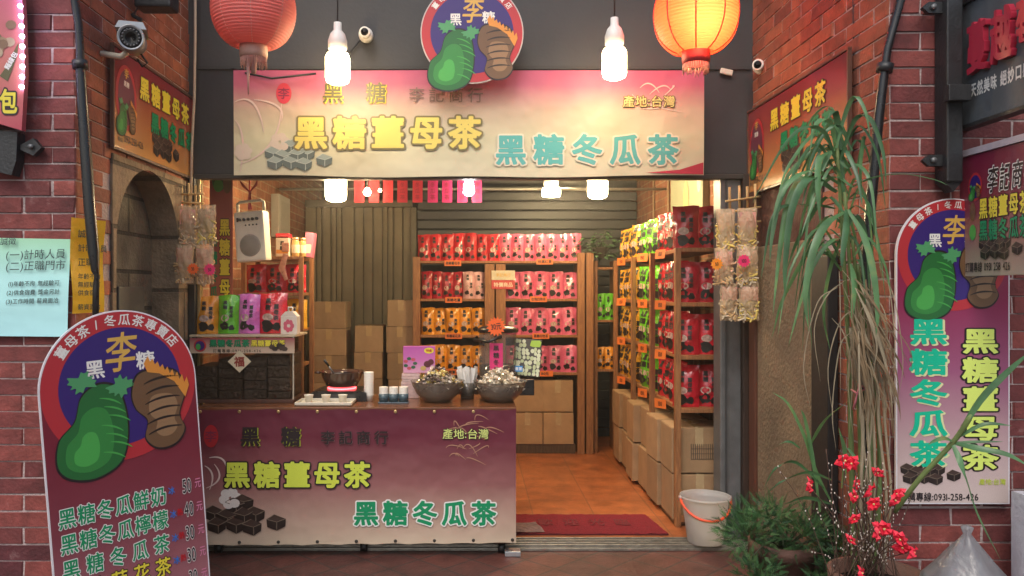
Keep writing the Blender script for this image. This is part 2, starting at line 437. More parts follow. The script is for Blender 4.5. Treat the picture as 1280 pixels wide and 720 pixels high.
def put(mb, c, x, z, size, y, off, sx=1, ang=0, skew=0):
    vs, fs = glyph(c, off)
    if len(vs) == 0: return
    ov = outline(c)[0]
    mx = .5 if wide(c) and c not in '：。、' else (ov[:, 0].max() + ov[:, 0].min()) / 2
    my = .38 if wide(c) else .36
    ca, sa = math.cos(ang), math.sin(ang); q = []
    for a, b in vs:
        p, r = (a - mx) * size * sx, (b - my) * size
        p += skew * r
        q.append((x + p * ca - r * sa, y, z + p * sa + r * ca))
    PUTN[0] += 1
    if PUTN[0] % 2: q = [(a, b - 4e-5, c) for a, b, c in q]      # neighbours' rims may overlap: never in one plane
    mb.add(q, fs)
PUTN = [0]

class Sign:
    """A board or cloth with printed layers; the print is parts of the board. Local x right, z up, face towards -y."""
    def __init__(s, name, label, cat, loc, rot=(0, 0, 0), d=None, group=None):
        s.gap = .0004; s.wave = None; s.o = thing(name, label, cat, loc, rot, group); s.loc = Vector(loc); s.d = d; s.parts = {}
    def px(s, u, v): return ((u - U0) * s.d / F - s.loc.x, H - (v - V0) * s.d / F - s.loc.z)
    def L(s, n): return n * s.d / F
    def part(s, name, m, key=''):
        k = (name, m.name, key)
        if k not in s.parts: s.parts[k] = (MB(), name, m)
        return s.parts[k][0]
    def text(s, st, x, z, size, m, layer=1, part='lettering', key=None, **kw): text(s.part(part, m, key or '%.1f %.2f' % (x + .02, z)), st, x, z, size, -s.gap * layer - .0014, **kw)
    def poly(s, pts, m, layer=1, part='picture'): s.part(part, m).flat(pts, -s.gap * layer - .0014)
    def arc(s, pts, w, m, layer=1, part='picture'):
        pts = [Vector((p[0], 0, p[1])) for p in pts]; mb = s.part(part, m); y = -s.gap * layer - .0014; vs = []; n = len(pts)
        for i, p in enumerate(pts):
            d = (pts[min(i + 1, n - 1)] - pts[max(i - 1, 0)]).normalized(); q = Vector((-d.z, 0, d.x)) * w * (0.25 + .75 * math.sin(math.pi * (i + .5) / n))
            vs += [(p.x - q.x, y, p.z - q.z), (p.x + q.x, y, p.z + q.z)]
        mb.add(vs, [(2 * i, 2 * i + 2, 2 * i + 3, 2 * i + 1) for i in range(n - 1)])
    def finish(s):
        by = {}
        for (mb, name, m), k in zip(s.parts.values(), s.parts): by.setdefault((name, k[2]), []).append((mb, m))
        for (name, _), lst in by.items():
            t = MB(); ms = []
            for mb, m in lst:
                t.mi = len(ms); ms.append(m); t.add([(x, y + s.wave(x, z), z) for x, y, z in mb.v] if s.wave else mb.v, mb.f)
            t.build(name, ms, s.o)
        return s.o

def disc(cx, cz, rx, rz=None, n=40, a0=0, a1=2 * math.pi):
    rz = rz or rx; full = abs(a1 - a0 - 2 * math.pi) < 1e-6
    return [(cx + rx * math.cos(a0 + (a1 - a0) * k / (n if full else n - 1)), cz + rz * math.sin(a0 + (a1 - a0) * k / (n if full else n - 1))) for k in range(n)]
def curve2(p0, p1, p2, n=14):
    return [((1 - t) ** 2 * p0[0] + 2 * t * (1 - t) * p1[0] + t * t * p2[0], (1 - t) ** 2 * p0[1] + 2 * t * (1 - t) * p1[1] + t * t * p2[1]) for t in [k / (n - 1) for k in range(n)]]

def ink(name, col, rough=.4): return mat('ink_' + name, col, rough, 0)
I_YEL = ink('yellow', (.72, .62, .05)); I_LIME = ink('lime', (.50, .62, .04)); I_GRN = ink('green', (.0, .25, .10)); I_TEAL = ink('teal', (.05, .42, .38))
I_WHT = ink('white', (.75, .75, .72)); I_DK = ink('dark', (.015, .008, .01)); I_RED = ink('red', (.42, .02, .03)); I_GOLD = ink('gold', (.62, .38, .08))
I_RING = ink('ring', (.42, .025, .035)); I_PUR = ink('purple', (.030, .012, .15)); I_BLUE = ink('blue', (.03, .16, .55)); I_PINK = ink('pink', (.62, .22, .36))
I_BRN = ink('brown', (.14, .075, .035)); I_ORG = ink('orange', (.65, .26, .04)); I_MEL = ink('melon', (.015, .13, .03)); I_MEL2 = ink('melon_light', (.06, .36, .07))
I_OLV = ink('olive', (.095, .085, .03)); I_SUG = ink('sugar', (.02, .011, .009)); I_SUG2 = ink('sugar_top', (.055, .032, .025)); I_SUG3 = ink('sugar_edge', (.20, .15, .11))
I_PALE = ink('pale', (.62, .50, .46)); I_LEAF = ink('leaf', (.07, .30, .12)); I_MAR = ink('maroon', (.16, .012, .05)); I_BRNL = ink('brown_light', (.27, .16, .08))
I_GLASS = ink('ice', (.30, .36, .33)); I_GLASS2 = ink('ice_dark', (.10, .13, .12)); I_CRE = ink('cream', (.72, .62, .5))

def melon_and_root(s, cx, cz, k, part='emblem', L=4):
    """plain winter melon and ginger root printed on the emblem"""
    q = lambda pts: [(cx + a * k, cz + b * k) for a, b in pts]
    def blob(pts, n=8):
        m = len(pts); out = []
        for i in range(m):
            p0, p1, p2, p3 = [pts[(i + j - 1) % m] for j in range(4)]
            for t in [x / n for x in range(n)]:
                out.append(tuple(.5 * (2 * p1[c] + (p2[c] - p0[c]) * t + (2 * p0[c] - 5 * p1[c] + 4 * p2[c] - p3[c]) * t * t + (3 * p1[c] - p0[c] - 3 * p2[c] + p3[c]) * t ** 3) for c in (0, 1)))
        return out
    mel = [(-.86, -.62), (-.82, -.30), (-.62, -.08), (-.52, .22), (-.30, .36), (-.08, .28), (.02, -.02), (.02, -.40), (-.10, -.72), (-.42, -.86), (-.72, -.80)]
    g = lambda pts, c, f: [(c[0] + (a - c[0]) * f, c[1] + (b - c[1]) * f) for a, b in pts]
    s.poly(q(blob(g(mel, (-.4, -.25), 1.05))), I_DK, L, part); s.poly(q(blob(mel)), I_MEL, L + 1, part)
    s.poly(q(blob(g(mel, (-.55, -.55), .68))), ink('melon_mid', (.03, .22, .045)), L + 2, part)
    s.poly(q(blob(g(mel, (-.55, -.58), .36))), I_MEL2, L + 3, part)
    for c in [(-.50, .42), (-.02, .30)]:
        lf = [(c[0] + .20 * rr_ * math.cos(a + c[0]), c[1] + .17 * rr_ * math.sin(a + c[0])) for rr_, a in zip((1, .78, .9, .62, .85, .55, .95, .70, .8, .5, .45, .6) * 2, [x * math.pi / 12 for x in range(24)])]
        s.poly(q(blob(lf, 3)), I_LEAF, L + 4, part)
    for i in range(7):
        a = (-.30 + .05 * (i % 3), .18 - .12 * i); s.arc(q(curve2(a, (a[0] + .16, a[1] - .02), (a[0] + .27, a[1] - .12))), .012 * k, I_MEL2, L + 4, part)
    rt = [(.12, .18), (.22, .42), (.50, .46), (.74, .38), (.84, .12), (.74, -.20), (.80, -.42), (.66, -.60), (.42, -.62), (.26, -.46), (.30, -.22), (.16, -.04)]
    s.poly(q(blob(g(rt, (.48, -.05), 1.05))), I_DK, L + 4, part); s.poly(q(blob(rt)), I_BRN, L + 5, part)
    s.poly(q(blob(g(rt, (.58, -.3), .55))), I_BRNL, L + 6, part)
    for i in range(6):
        z = .28 - .14 * i; s.arc(q(curve2((.28 + .02 * (i % 2), z), (.5, z + .10), (.76, z + .05))), .016 * k, I_SUG, L + 7, part)
    sp = [(.30, .56)] + [x for j in range(9) for x in ((.36 + j * .065, .66 - j * .045), (.385 + j * .065, .58 - j * .05))] + [(.84, .02), (.70, .26), (.50, .40), (.34, .44)]
    s.poly(q(sp), I_ORG, L + 7, part)

def sugar_lumps(s, cx, cz, k, part='picture', L=2, ice=False, lone=True):
    a, b, c = (I_GLASS, I_GLASS2, ink('ice_edge', (.5, .55, .5))) if ice else (I_SUG2, I_SUG, I_SUG3)
    rr = random.Random(3); spots = [(-.62, 0), (-.12, 0), (.34, -.04), (-.70, .30), (-.36, .20), (.10, .26), (.40, .28), (-.14, .52), (.10, .62)]
    if lone: spots.append((.98, .08))
    for i, (x, z) in enumerate(sorted(spots, key=lambda t: -t[1])):
        w = .27 * k; h = .20 * k; t = .13 * k; x = cx + x * k; z = cz + z * k; j = lambda: rr.uniform(-.02, .02) * k
        A = (x - w + j(), z + h * .3 + j()); B = (x - w * .15 + j(), z + h * .95 + j()); Cc = (x + w + j(), z + h * .35 + j()); D = (x + w * .1 + j(), z - h * .1 + j())
        A2, D2, C2 = (A[0] + .02 * k, A[1] - t * 1.6), (D[0], D[1] - t * 1.8), (Cc[0] - .02 * k, Cc[1] - t * 1.6)
        ly = L + .3 * i
        s.poly([A, D, Cc, B], a, ly, part); s.poly([A2, D2, D, A], b, ly, part); s.poly([D2, C2, Cc, D], b, ly, part)
        for p0, p1 in ((A, D), (D, Cc), (D, D2), (A, B)): s.arc([p0, ((p0[0] + p1[0]) / 2 + j() * .4, (p0[1] + p1[1]) / 2 + j() * .4), p1], .010 * k, c, ly + .2, part)

def emblem(s, cx, cz, r, rin, ringtext=True, big=True):
    s.poly(disc(cx, cz, r, n=64), I_RING, 1, 'emblem'); s.poly(disc(cx, cz, rin, n=64), I_PUR, 2, 'emblem')
    if ringtext:
        st = '薑母茶/冬瓜茶專賣店'; rm = (r + rin) / 2; n = len(st)
        for i, c in enumerate(st):
            a = rad(143) - rad(106) * i / (n - 1)
            put(s.part('ring_lettering', I_WHT), c, cx + rm * math.cos(a), cz + rm * math.sin(a), (r - rin) * .78, -s.gap * 3 - .0014, .014, 1, a - math.pi / 2)
    s.text('李', cx + r * .02, cz + r * .46, r * .56, I_GOLD, 4, off=.012, sx=.75, anchor='c', skew=.15)
    s.text('黑', cx - r * .33, cz + r * .27, r * .26, I_WHT, 4, off=.02, anchor='c'); s.text('糖', cx + r * .33, cz + r * .31, r * .26, I_WHT, 4, off=.02, anchor='c')
    melon_and_root(s, cx, cz - r * .30, r * 1.0)

def fat(s, st, x, z, size, m, edge, layer=3, off=.030, eoff=.085, **kw):
    s.text(st, x, z, size, edge, layer - 1, part='lettering', off=eoff, **kw); s.text(st, x, z, size, m, layer, part='lettering', off=off, **kw)

# ================================================================== SETTING
XL, XR = -1.685, 1.67          # the two reveals of the shop front
DL, DR, DS = 3.40, 3.20, 4.75  # fronts of the left and right brick piers, and the shop front line

m = MB(); m.add([(-60, -60, 0), (60, -60, 0), (60, DS + .02, 0), (-60, DS + .02, 0)], [(0, 1, 2, 3)])
PAVE = block_mat('pavement_tile', (0, 1), (.13, .045, .035), (.085, .035, .03), (.05, .035, .03), .21, .21, .008, .5, .35, rad(45))
structure('pavement', m, PAVE)
m = MB(); m.box((-1.75, DS + .02, -.05), (2.1, 9.2, .03))
FLOOR = block_mat('floor_tile', (0, 1), (.40, .125, .042), (.33, .10, .035), (.22, .085, .04), .40, .40, .005, .3, .12)
FLOOR.node_tree.nodes['Brick Texture'].offset = 0
structure('floor', m, FLOOR)
m = MB(); m.box((-60, 9.5, -.06), (60, 60, -.01)); structure('ground', m, PAVE)

def laid_bricks(mb, o, ux, w, z0, z1, out, ok=None, L=.245, h=.0703, j=.0065, dep=.005, seed=1):
    """each brick a bevelled face standing proud of the mortar; o is the wall's corner, ux runs along it, out points away from it"""
    rr = random.Random(seed); o = Vector(o); ux = Vector(ux); out = Vector(out); row = 0; z = z0
    while z < z1 - .01:
        x = -L * (.5 if row % 2 else 0)
        while x < w:
            a, b = max(x + j / 2, 0), min(x + L - j / 2, w)
            if b - a > .02 and (ok is None or ok((a + b) / 2, z + h / 2)):
                jt = lambda q=.0032: rr.uniform(-q, q)
                zz0, zz1 = z + j / 2 + jt(.0015), z + h - j / 2 + jt(.0015); d = dep + jt(.003); c = .006
                base = [o + ux * (a + jt()) + Vector((0, 0, zz0)), o + ux * (b + jt()) + Vector((0, 0, zz0 + jt(.002))), o + ux * (b + jt()) + Vector((0, 0, zz1)), o + ux * (a + jt()) + Vector((0, 0, zz1 + jt(.002)))]
                ctr = sum(base, Vector()) / 4
                top = [p + (ctr - p).normalized() * c + out * (d + jt(.0015)) for p in base]
                mb.tint = rr.random() if rr.random() > .1 else rr.choice((-.35, 1.3))
                if ux.cross(Vector((0, 0, 1))).dot(out) > 0: fs = [(4, 5, 6, 7), (0, 1, 5, 4), (1, 2, 6, 5), (2, 3, 7, 6), (3, 0, 4, 7)]
                else: fs = [(7, 6, 5, 4), (4, 5, 1, 0), (5, 6, 2, 1), (6, 7, 3, 2), (7, 4, 0, 3)]
                mb.add(base + top, fs)
            x += L
        z += h; row += 1

TOP = 4.2
BRICK_LAMPLIT = brick_mat('laid_brick_lamplit', (.33, .10, .05), (.22, .06, .035), .55)  # orange copy for the reveals: the bulbs' light put into the brick colour
# ---- left pier: front face, reveal with the blocked arch
pl = thing('brick_pier', 'purplish red brick pier with a blocked stone arch in its side', 'brick wall', (0, 0, 0))
m = MB(); m.mi = 0
AC, AR, AZ = 4.16, .40, 1.72     # arch centre (depth), radius, springing height
m.box((-4.6, DL, 0), (XL - .30, DS + .1, TOP))            # core behind everything
m.add([(XL - .30, DL, 0), (XL, DL, 0), (XL, DL, TOP), (XL - .30, DL, TOP)], [(0, 1, 2, 3)])
def arch_wall(mb, x, d0, d1, z1, c, r, zs, n=24):
    """a reveal plane with an arched opening"""
    def q(a0, a1, b0, b1, c0, c1): mb.add([(x, a0, b0), (x, a1, c0), (x, a1, c1), (x, a0, b1)], [(0, 1, 2, 3)])
    q(d0, c - r, 0, z1, 0, z1); q(c + r, d1, 0, z1, 0, z1)
    for k in range(n):
        a0, a1 = math.pi * (1 - k / n), math.pi * (1 - (k + 1) / n)
        q(c + r * math.cos(a0), c + r * math.cos(a1), zs + r * 1.0 * math.sin(a0), z1, zs + r * 1.0 * math.sin(a1), z1)
arch_wall(m, XL, DL, DS, TOP, AC, AR, AZ)
m.build('mortar_backing', MORTAR, pl)
m = MB(); laid_bricks(m, (-4.6, DL, 0), (1, 0, 0), 4.6 + XL, 0, TOP, (0, -1, 0), seed=3)
m.build('front_brickwork', BRICK, pl)
SL0 = 3.72                        # the stone surround starts here
m = MB(); laid_bricks(m, (XL, DL, 0), (0, 1, 0), DS - DL, 0, TOP, (1, 0, 0), ok=lambda a, z: DL + a < SL0 - .02 or z > 2.13, seed=5)
m.build('side_brickwork', BRICK_LAMPLIT, pl)
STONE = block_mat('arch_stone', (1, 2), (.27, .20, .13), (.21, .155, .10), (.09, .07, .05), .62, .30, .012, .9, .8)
m = MB()
arch_wall(m, XL + .014, SL0, DS, 2.14, AC, AR, AZ)
m.add([(XL, SL0, 0), (XL + .014, SL0, 0), (XL + .014, SL0, 2.14), (XL, SL0, 2.14)], [(0, 1, 2, 3)])
# jambs of the opening
pts = [(AC - AR, 0), (AC - AR, AZ)] + [(AC + AR * math.cos(a), AZ + AR * math.sin(a)) for a in [math.pi * (1 - k / 20) for k in range(1, 20)]] + [(AC + AR, AZ), (AC + AR, 0)]
for a, b in zip(pts, pts[1:]): m.add([(XL + .014, a[0], a[1]), (XL + .014, b[0], b[1]), (XL - .14, b[0], b[1]), (XL - .14, a[0], a[1])], [(0, 1, 2, 3)])
m.build('arch_surround', STONE, pl)
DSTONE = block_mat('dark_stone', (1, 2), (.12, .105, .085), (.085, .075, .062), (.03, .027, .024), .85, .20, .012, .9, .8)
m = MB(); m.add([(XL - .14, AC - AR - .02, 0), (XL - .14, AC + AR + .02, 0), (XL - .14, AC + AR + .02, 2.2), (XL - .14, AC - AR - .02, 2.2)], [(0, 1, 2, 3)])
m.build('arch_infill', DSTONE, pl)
m = MB(); m.box((XL - .135, 4.08, 1.33), (XL - .115, 4.40, 1.52), .006); m.build('wall_plate', mat('plate', (.05, .05, .05), .6), pl)

# ---- right pier
pr = thing('brick_pier', 'red brick pier carrying the projecting signs and the arched maroon board', 'brick wall', (0, 0, 0))
m = MB(); m.box((XR, DR, 0), (4.8, DS + .1, TOP)); m.build('mortar_backing', MORTAR, pr)
m = MB(); laid_bricks(m, (XR, DR, 0), (1, 0, 0), 4.8 - XR, 0, TOP, (0, -1, 0), seed=8); m.build('front_brickwork', BRICK, pr)
m = MB(); laid_bricks(m, (XR, DR, 0), (0, 1, 0), DS - DR, 0, TOP, (-1, 0, 0), ok=lambda a, z: z > 2.06 or a < .55, seed=9); m.build('side_brickwork', BRICK_LAMPLIT, pr)
PLASTER = mat('rough_plaster', (.19, .14, .088), .95, .3, 4, .55, 45)
m = MB(); m.box((XR - .03, 3.79, 0), (XR + .01, 4.60, 1.75), .008); m.build('plaster_panel', PLASTER, pr)
m = MB(); m.box((XR - .045, 4.602, 0), (XR + .01, 4.70, 2.06), .006); m.build('door_jamb', wood_mat('red_jamb', (.12, .04, .022), (.08, .03, .018)), pr)
m = MB(); m.box((XR - .012, 3.79, 1.752), (XR + .01, 4.60, 2.055), .004); m.build('dark_panel', mat('dark_brick', (.07, .025, .018), .8, .3, 8, .5, 40), pr)  # dark red-brown slab for the brick zone above the plaster
o = MB(); o.box((XR - .06, 3.62, 0), (XR - .012, 3.80, 1.66), .006)
tag(o.build('black_strip', mat('black_strip', (.014, .013, .013), .6, .2)), 'tall narrow black board leaning behind the cane plant beside the plaster panel', 'board')  # solid black strip put in for the dark gap beside the plaster

# ---- shutter box across the shop front, wall above
LINT = mat('grey_lintel', (.036, .036, .040), .55, .2, 4, .08, 40)
lt = thing('shutter_box', 'dark grey shutter box spanning the shop front behind the banner', 'shutter box', (0, DS, 2.19))
m = MB(); m.box((XL - .02, 0, 0), (XR + .02, .28, 1.38), .006); m.build('casing', LINT, lt)
m = MB()
m.box((XL + .03, -.012, .62), (XR - .02, -.001, .64)); m.box((XL + .03, -.01, 1.06), (XR - .02, -.001, 1.075)); m.build('seam', mat('seam', (.03, .03, .032), .6), lt)
m = MB(); m.box((XL + .03, -.02, -.03), (XR - .02, .05, -.001), .004); m.build('bottom_rail', mat('rail_dark', (.035, .032, .03), .5), lt)
m = MB(); m.box((XL + .0, DS + .002, 3.55), (XR, DS + .3, TOP)); tag(m.build('upper_wall', mat('upper_wall', (.06, .05, .05), .8)), 'dark wall strip above the shutter box', 'wall')

# ---- door frames
fr = thing('door_frame', 'black steel door post left of the shop opening', 'door frame', (0, 0, 0))
m = MB(); m.box((XL + .016, 4.70, 0), (XL + .055, 4.79, 2.16), .004); m.build('post', BLACK, fr)
m = MB(); m.box((XL + .056, 4.74, 0), (XL + .075, 4.79, 2.16), .003); m.build('guide_rail', mat('rail_lamplit', (.45, .33, .16), .35, .1, metal=.5), fr)  # yellow lamplight along the post edge, put into this strip's colour
fr = thing('door_frame', 'grey steel shutter post right of the shop opening', 'door frame', (0, 0, 0))
m = MB(); m.box((1.478, 4.76, 0), (1.60, 4.90, 2.19), .006); m.build('post', STEEL, fr)
m = MB(); m.box((1.602, 4.72, 0), (1.665, 4.88, 2.19), .004); m.build('dark_jamb', wood_mat('jamb_brown', (.05, .028, .02), (.03, .018, .014)), fr)
m = MB(); m.box((1.505, 4.748, .0), (1.515, 4.762, 2.18)); m.build('guide_rail', mat('rail_lip', (.09, .095, .1), .4, metal=.5), fr)

# ---- inside of the shop
def wall(name, label, a, b, mt):
    m = MB(); m.box(a, b); return tag(m.build(name, mt), label, 'wall')
IBRICK = block_mat('inner_brick', (1, 2), (.30, .125, .06), (.22, .085, .045), (.30, .21, .13), .25, .072, .006, .85, .5)
wall('side_wall', 'warmly lit brick side wall inside the shop on the left', (XL - .1, DS + .13, .031), (XL, 8.99, 2.83), IBRICK)
wall('side_wall', 'warmly lit brick side wall inside the shop behind the long side rack', (XR + .0, DS + .13, .031), (XR + .1, 8.99, 2.83), IBRICK)
wall('back_wall', 'dark plaster back wall of the shop above the shutters', (XL - .1, 9.0, .031), (XR + .1, 9.1, 2.83), mat('dark_wall', (.09, .085, .075), .8))
m = MB(); m.box((XL - .1, DS + .14, 2.84), (XR + .1, 9.1, 2.94)); structure('ceiling', m, mat('ceiling_paint', (.12, .11, .10), .8))
# folded shutter leaves
fs_ = thing('folding_shutter', 'olive grey metal folding shutter standing in vertical leaves at the shop back', 'shutter', (0, 8.0, .03))
m = MB(); x = XL + .02; prof = []
rr = random.Random(4)
while x < -.62:
    w = rr.choice([.09, .12, .05, .05]); prof += [(x, 0), (x + w - .02, 0), (x + w - .015, .035), (x + w, .035)]; x += w + .004
vs = [(a, b, z) for z in (0, 2.30) for a, b in prof]; n = len(prof)
m.add(vs, [(i, i + 1, n + i + 1, n + i) for i in range(n - 1)])
m.build('leaves', mat('olive_metal', (.22, .19, .13), .55, .2, 5, .04, 60, metal=.2), fs_)
m = MB(); m.box((XL + .02, -.03, 2.302), (-.6, .06, 2.37), .005); m.box((-.61, -.03, 0), (-.56, .06, 2.30), .005); m.build('frame', mat('olive_frame', (.13, .12, .09), .5, metal=.3), fs_)
rs = thing('roller_shutter', 'dark grey roller shutter closing the back of the shop', 'shutter', (0, 8.05, .03))
m = MB(); z = 0
while z < 2.5:
    m.box((-.55, 0, z), (XR - .01, .02, z + .085), .008); z += .095
m.build('slats', mat('shutter_grey', (.055, .06, .062), .45, .15, 6, .05, 40, metal=.3), rs)
m = MB(); m.box((-.55, .0, 2.502), (XR - .01, .12, 2.70), .01); m.build('housing', mat('shutter_box', (.05, .052, .055), .5), rs)
# electrical panels and conduits on the inner walls
eb = thing('electric_box', 'pale green electric cabinet on the inner wall above the long side rack', 'electric box', (XR - .001, 6.1, 1.85))
m = MB(); m.box((-.05, -.48, 0), (0, .42, .62), .006); m.build('cabinet', mat('panel_green', (.34, .36, .24), .5, .06), eb)
for yy, zz, r1, r2, c in ((-.05, .33, .075, .15, (.55, .48, .22)), (-.40, .42, .05, .07, (.6, .55, .5))):
    m = MB(); m.add([(-.053, yy + r1 * math.cos(a), zz + r2 * math.sin(a)) for a in [k * math.pi / 12 for k in range(24)]], [tuple(range(24))]); m.build('sticker', mat('sticker%d' % int(r1 * 1000), c, .5, .2, 60), eb)
eb = thing('electric_box', 'pale grey meter box on the inner wall above the amber jars', 'electric box', (XL + .001, 6.9, 1.95))
m = MB(); m.box((0, -.2, 0), (.07, .2, .36), .006); m.build('cabinet', mat('meter_grey', (.42, .41, .36), .5, .06), eb)
m = MB(); m.box((.0705, -.15, .05), (.073, .15, .31)); m.build('door_panel', mat('meter_door', (.36, .35, .31), .5), eb)
m = MB()
for yy in (5.3, 6.75, 7.3): m.tube([(XR - .012, yy, .4), (XR - .012, yy, 2.8)], .009)
tag(m.build('conduit', mat('conduit', (.33, .24, .15), .5)), 'thin cable conduits running up the right inner wall', 'conduit')

# ---- threshold track
tr = thing('threshold_track', 'worn metal sliding door track across the shop threshold', 'door track', (0, 4.6, 0))
m = MB(); m.box((-1.62, 0, 0.001), (1.60, .17, .018), .003)
m.build('base_plate', TRACK, tr)
for k, y in enumerate((.015, .055, .10, .145)):
    m = MB(); m.box((-1.62, y, .0185), (1.60, y + .012, .034), .002); m.build('rail', TRACK, tr)
# ---- red door mat
o = MB(); vs = []; nx, ny = 34, 14
mw = (.245, 1.13); md = (4.80, 5.22)
o.smooth = True
rr = random.Random(5)
for j in range(ny + 1):
    for i in range(nx + 1):
        t = j / ny; x0 = mw[0]; x1 = mw[1] + .05 * (1 - t)
        vs.append((x0 + (x1 - x0) * i / nx, md[0] + (md[1] - md[0]) * t, .040 + rr.uniform(-.002, .002)))
o.add(vs, [(j * (nx + 1) + i, j * (nx + 1) + i + 1, (j + 1) * (nx + 1) + i + 1, (j + 1) * (nx + 1) + i) for j in range(ny) for i in range(nx)])
a = [(vs[0]), vs[nx], vs[-1], vs[-1 - nx]]
dm = thing('door_mat', 'dark red door mat lying inside the shop threshold', 'door mat')
o.build('pile', mat('mat_red', (.30, .010, .022), .98, .3, 90, 1.0, 260, sheen=1), dm)
m = MB(); m.box((mw[0], md[0], .031), (mw[1] + .05, md[0] + .02, .0375)); m.build('edging', mat('mat_edge', (.08, .006, .012), .9), dm)
m = MB(); t = MB()
for i, c in enumerate('歡迎光臨'):
    text(t, c, .46 + i * .16, 0, .10, 0, off=.02, anchor='c')
m.add([(x, 5.03 + z * 1.4, .0445) for x, y, z in t.v], [f for f in t.f]); m.build('lettering', mat('mat_letter', (.15, .012, .018), .95), dm)
# ================================================================== SIGNS AND BANNERS
def swirl(s, pts, w=.006, m=None, layer=1): s.arc(pts, w, m or I_PALE, layer, 'ornament')
def board(s, pts, th, mt, name='board', edge=None):
    m = MB(); m.prism(pts, 0, th); return m.build(name, mt, s.o)
def flower(s, cx, cz, r, m, layer=2):
    for k in range(6):
        a = k * math.pi / 3 + .2; s.poly(disc(cx + .6 * r * math.cos(a), cz + .6 * r * math.sin(a), r * .5, r * .42, n=14), m, layer + .1 * k, 'ornament')

# ---- top banner
d = 4.62
s = Sign('banner', 'wide pink and cream shop banner with yellow and teal lettering hung over the shop opening', 'banner', P(586, 152, d), d=d)
s.gap = .0011; s.wave = lambda x, z: .0038 * math.sin(x * 7.1 + z * 1.5) + .002 * math.sin(x * 4.3 - z * 5)
x0, z1 = s.px(292, 88); x1, z0 = s.px(880, 219)
TB = ramp_mat('banner_top', [(0, (.60, .56, .40)), (.38, (.56, .53, .36)), (.62, (.50, .38, .29)), (.86, (.42, .10, .17)), (1, (.40, .07, .15))], .55, bump=.35)  # paler than the counter banner: the glare's wash is put into these colours
m = MB(); nx, nz = 48, 8; vs = []
for j in range(nz + 1):
    for i in range(nx + 1):
        a, t = i / nx, j / nz; sag = .010 * math.sin(math.pi * a) * (1 - t) - .004 * math.sin(a * math.pi * 5) * (1 - t)
        vs.append((x0 + (x1 - x0) * a, s.wave(x0 + (x1 - x0) * a, z0 + (z1 - z0) * t), z0 + (z1 - z0) * t - sag))
m.smooth = True
m.add(vs, [(j * (nx + 1) + i, j * (nx + 1) + i + 1, (j + 1) * (nx + 1) + i + 1, (j + 1) * (nx + 1) + i) for j in range(nz) for i in range(nx)])
m.build('cloth', TB, s.o)
L = 2
p = lambda u, v: s.px(u, v)
s.poly(disc(*p(355, 117), s.L(9.5), s.L(13)), ink('seal', (.55, .04, .07)), 2, 'seal'); x, z = p(355, 117); s.text('李', x, z, s.L(15), I_MAR, 3, off=.01, anchor='c')
for u, c in ((416, '黑'), (470, '糖')):
    x, z = p(u, 116); s.text(c, x + .004, z - .003, s.L(27), I_YEL, 4, key=c, off=.03, anchor='c'); s.text(c, x, z, s.L(27), I_OLV, 7, key=c, off=.015, anchor='c')
x, z = p(511, 119); s.text('李記商行', x, z, s.L(20), ink('taupe', (.20, .12, .09)), 5, off=.005, gap=s.L(4.5))
x, z = p(368, 166); fat(s, '黑糖薑母茶', x, z, s.L(42), ink('banner_yellow', (.72, .60, .14)), ink('banner_olive', (.20, .17, .07)), 6, gap=s.L(6), off=.032)
x, z = p(619, 187); fat(s, '黑糖冬瓜茶', x, z, s.L(39), ink('banner_teal', (.10, .42, .40)), ink('banner_cream', (.72, .66, .52)), 6, gap=s.L(8.5), off=.032)
x, z = p(778, 127); fat(s, '產地:台灣', x, z, s.L(15), ink('pale_green', (.55, .50, .20)), I_OLV, 7, gap=s.L(.6), off=.01, eoff=.06)
x, z = p(368, 196); sugar_lumps(s, x, z - .03, s.L(38), ice=True, lone=True)
s.poly([p(806, 216), p(850, 212), p(879, 203), p(879, 218)], ink('banner_red', (.45, .02, .05)), 2)
for a, b, c in (((293, 128), (322, 112), (330, 165)), ((300, 205), (352, 190), (352, 130)), ((318, 125), (360, 128), (352, 152)), ((294, 150), (310, 168), (300, 215))): swirl(s, curve2(p(*a), p(*b), p(*c)), .006, ink('banner_pale', (.66, .50, .45)), 2)
for u, v, r in ((304, 190, .05), (350, 178, .055)): flower(s, *p(u, v), r, ink('banner_petal', (.62, .52, .44)))
for a, b, c in (((800, 110), (812, 96), (824, 116)), ((812, 118), (830, 100), (838, 112)), ((830, 120), (848, 104), (840, 108)), ((790, 118), (800, 132), (852, 140)), ((800, 136), (830, 138), (846, 126))): swirl(s, curve2(p(*a), p(*b), p(*c)), .004, ink('banner_pale', (.66, .50, .45)), 2)
s.finish()

# ---- round emblem board over it
d = 4.54
s = Sign('round_sign', 'round purple and red emblem board above the middle of the banner', 'sign', P(590, 41, d), (rad(-3), 0, 0), d=d)
board(s, disc(0, 0, s.L(64.5), n=64), .012, mat('board_edge', (.5, .45, .44), .5))
emblem(s, 0, 0, s.L(63), s.L(52)); s.finish()

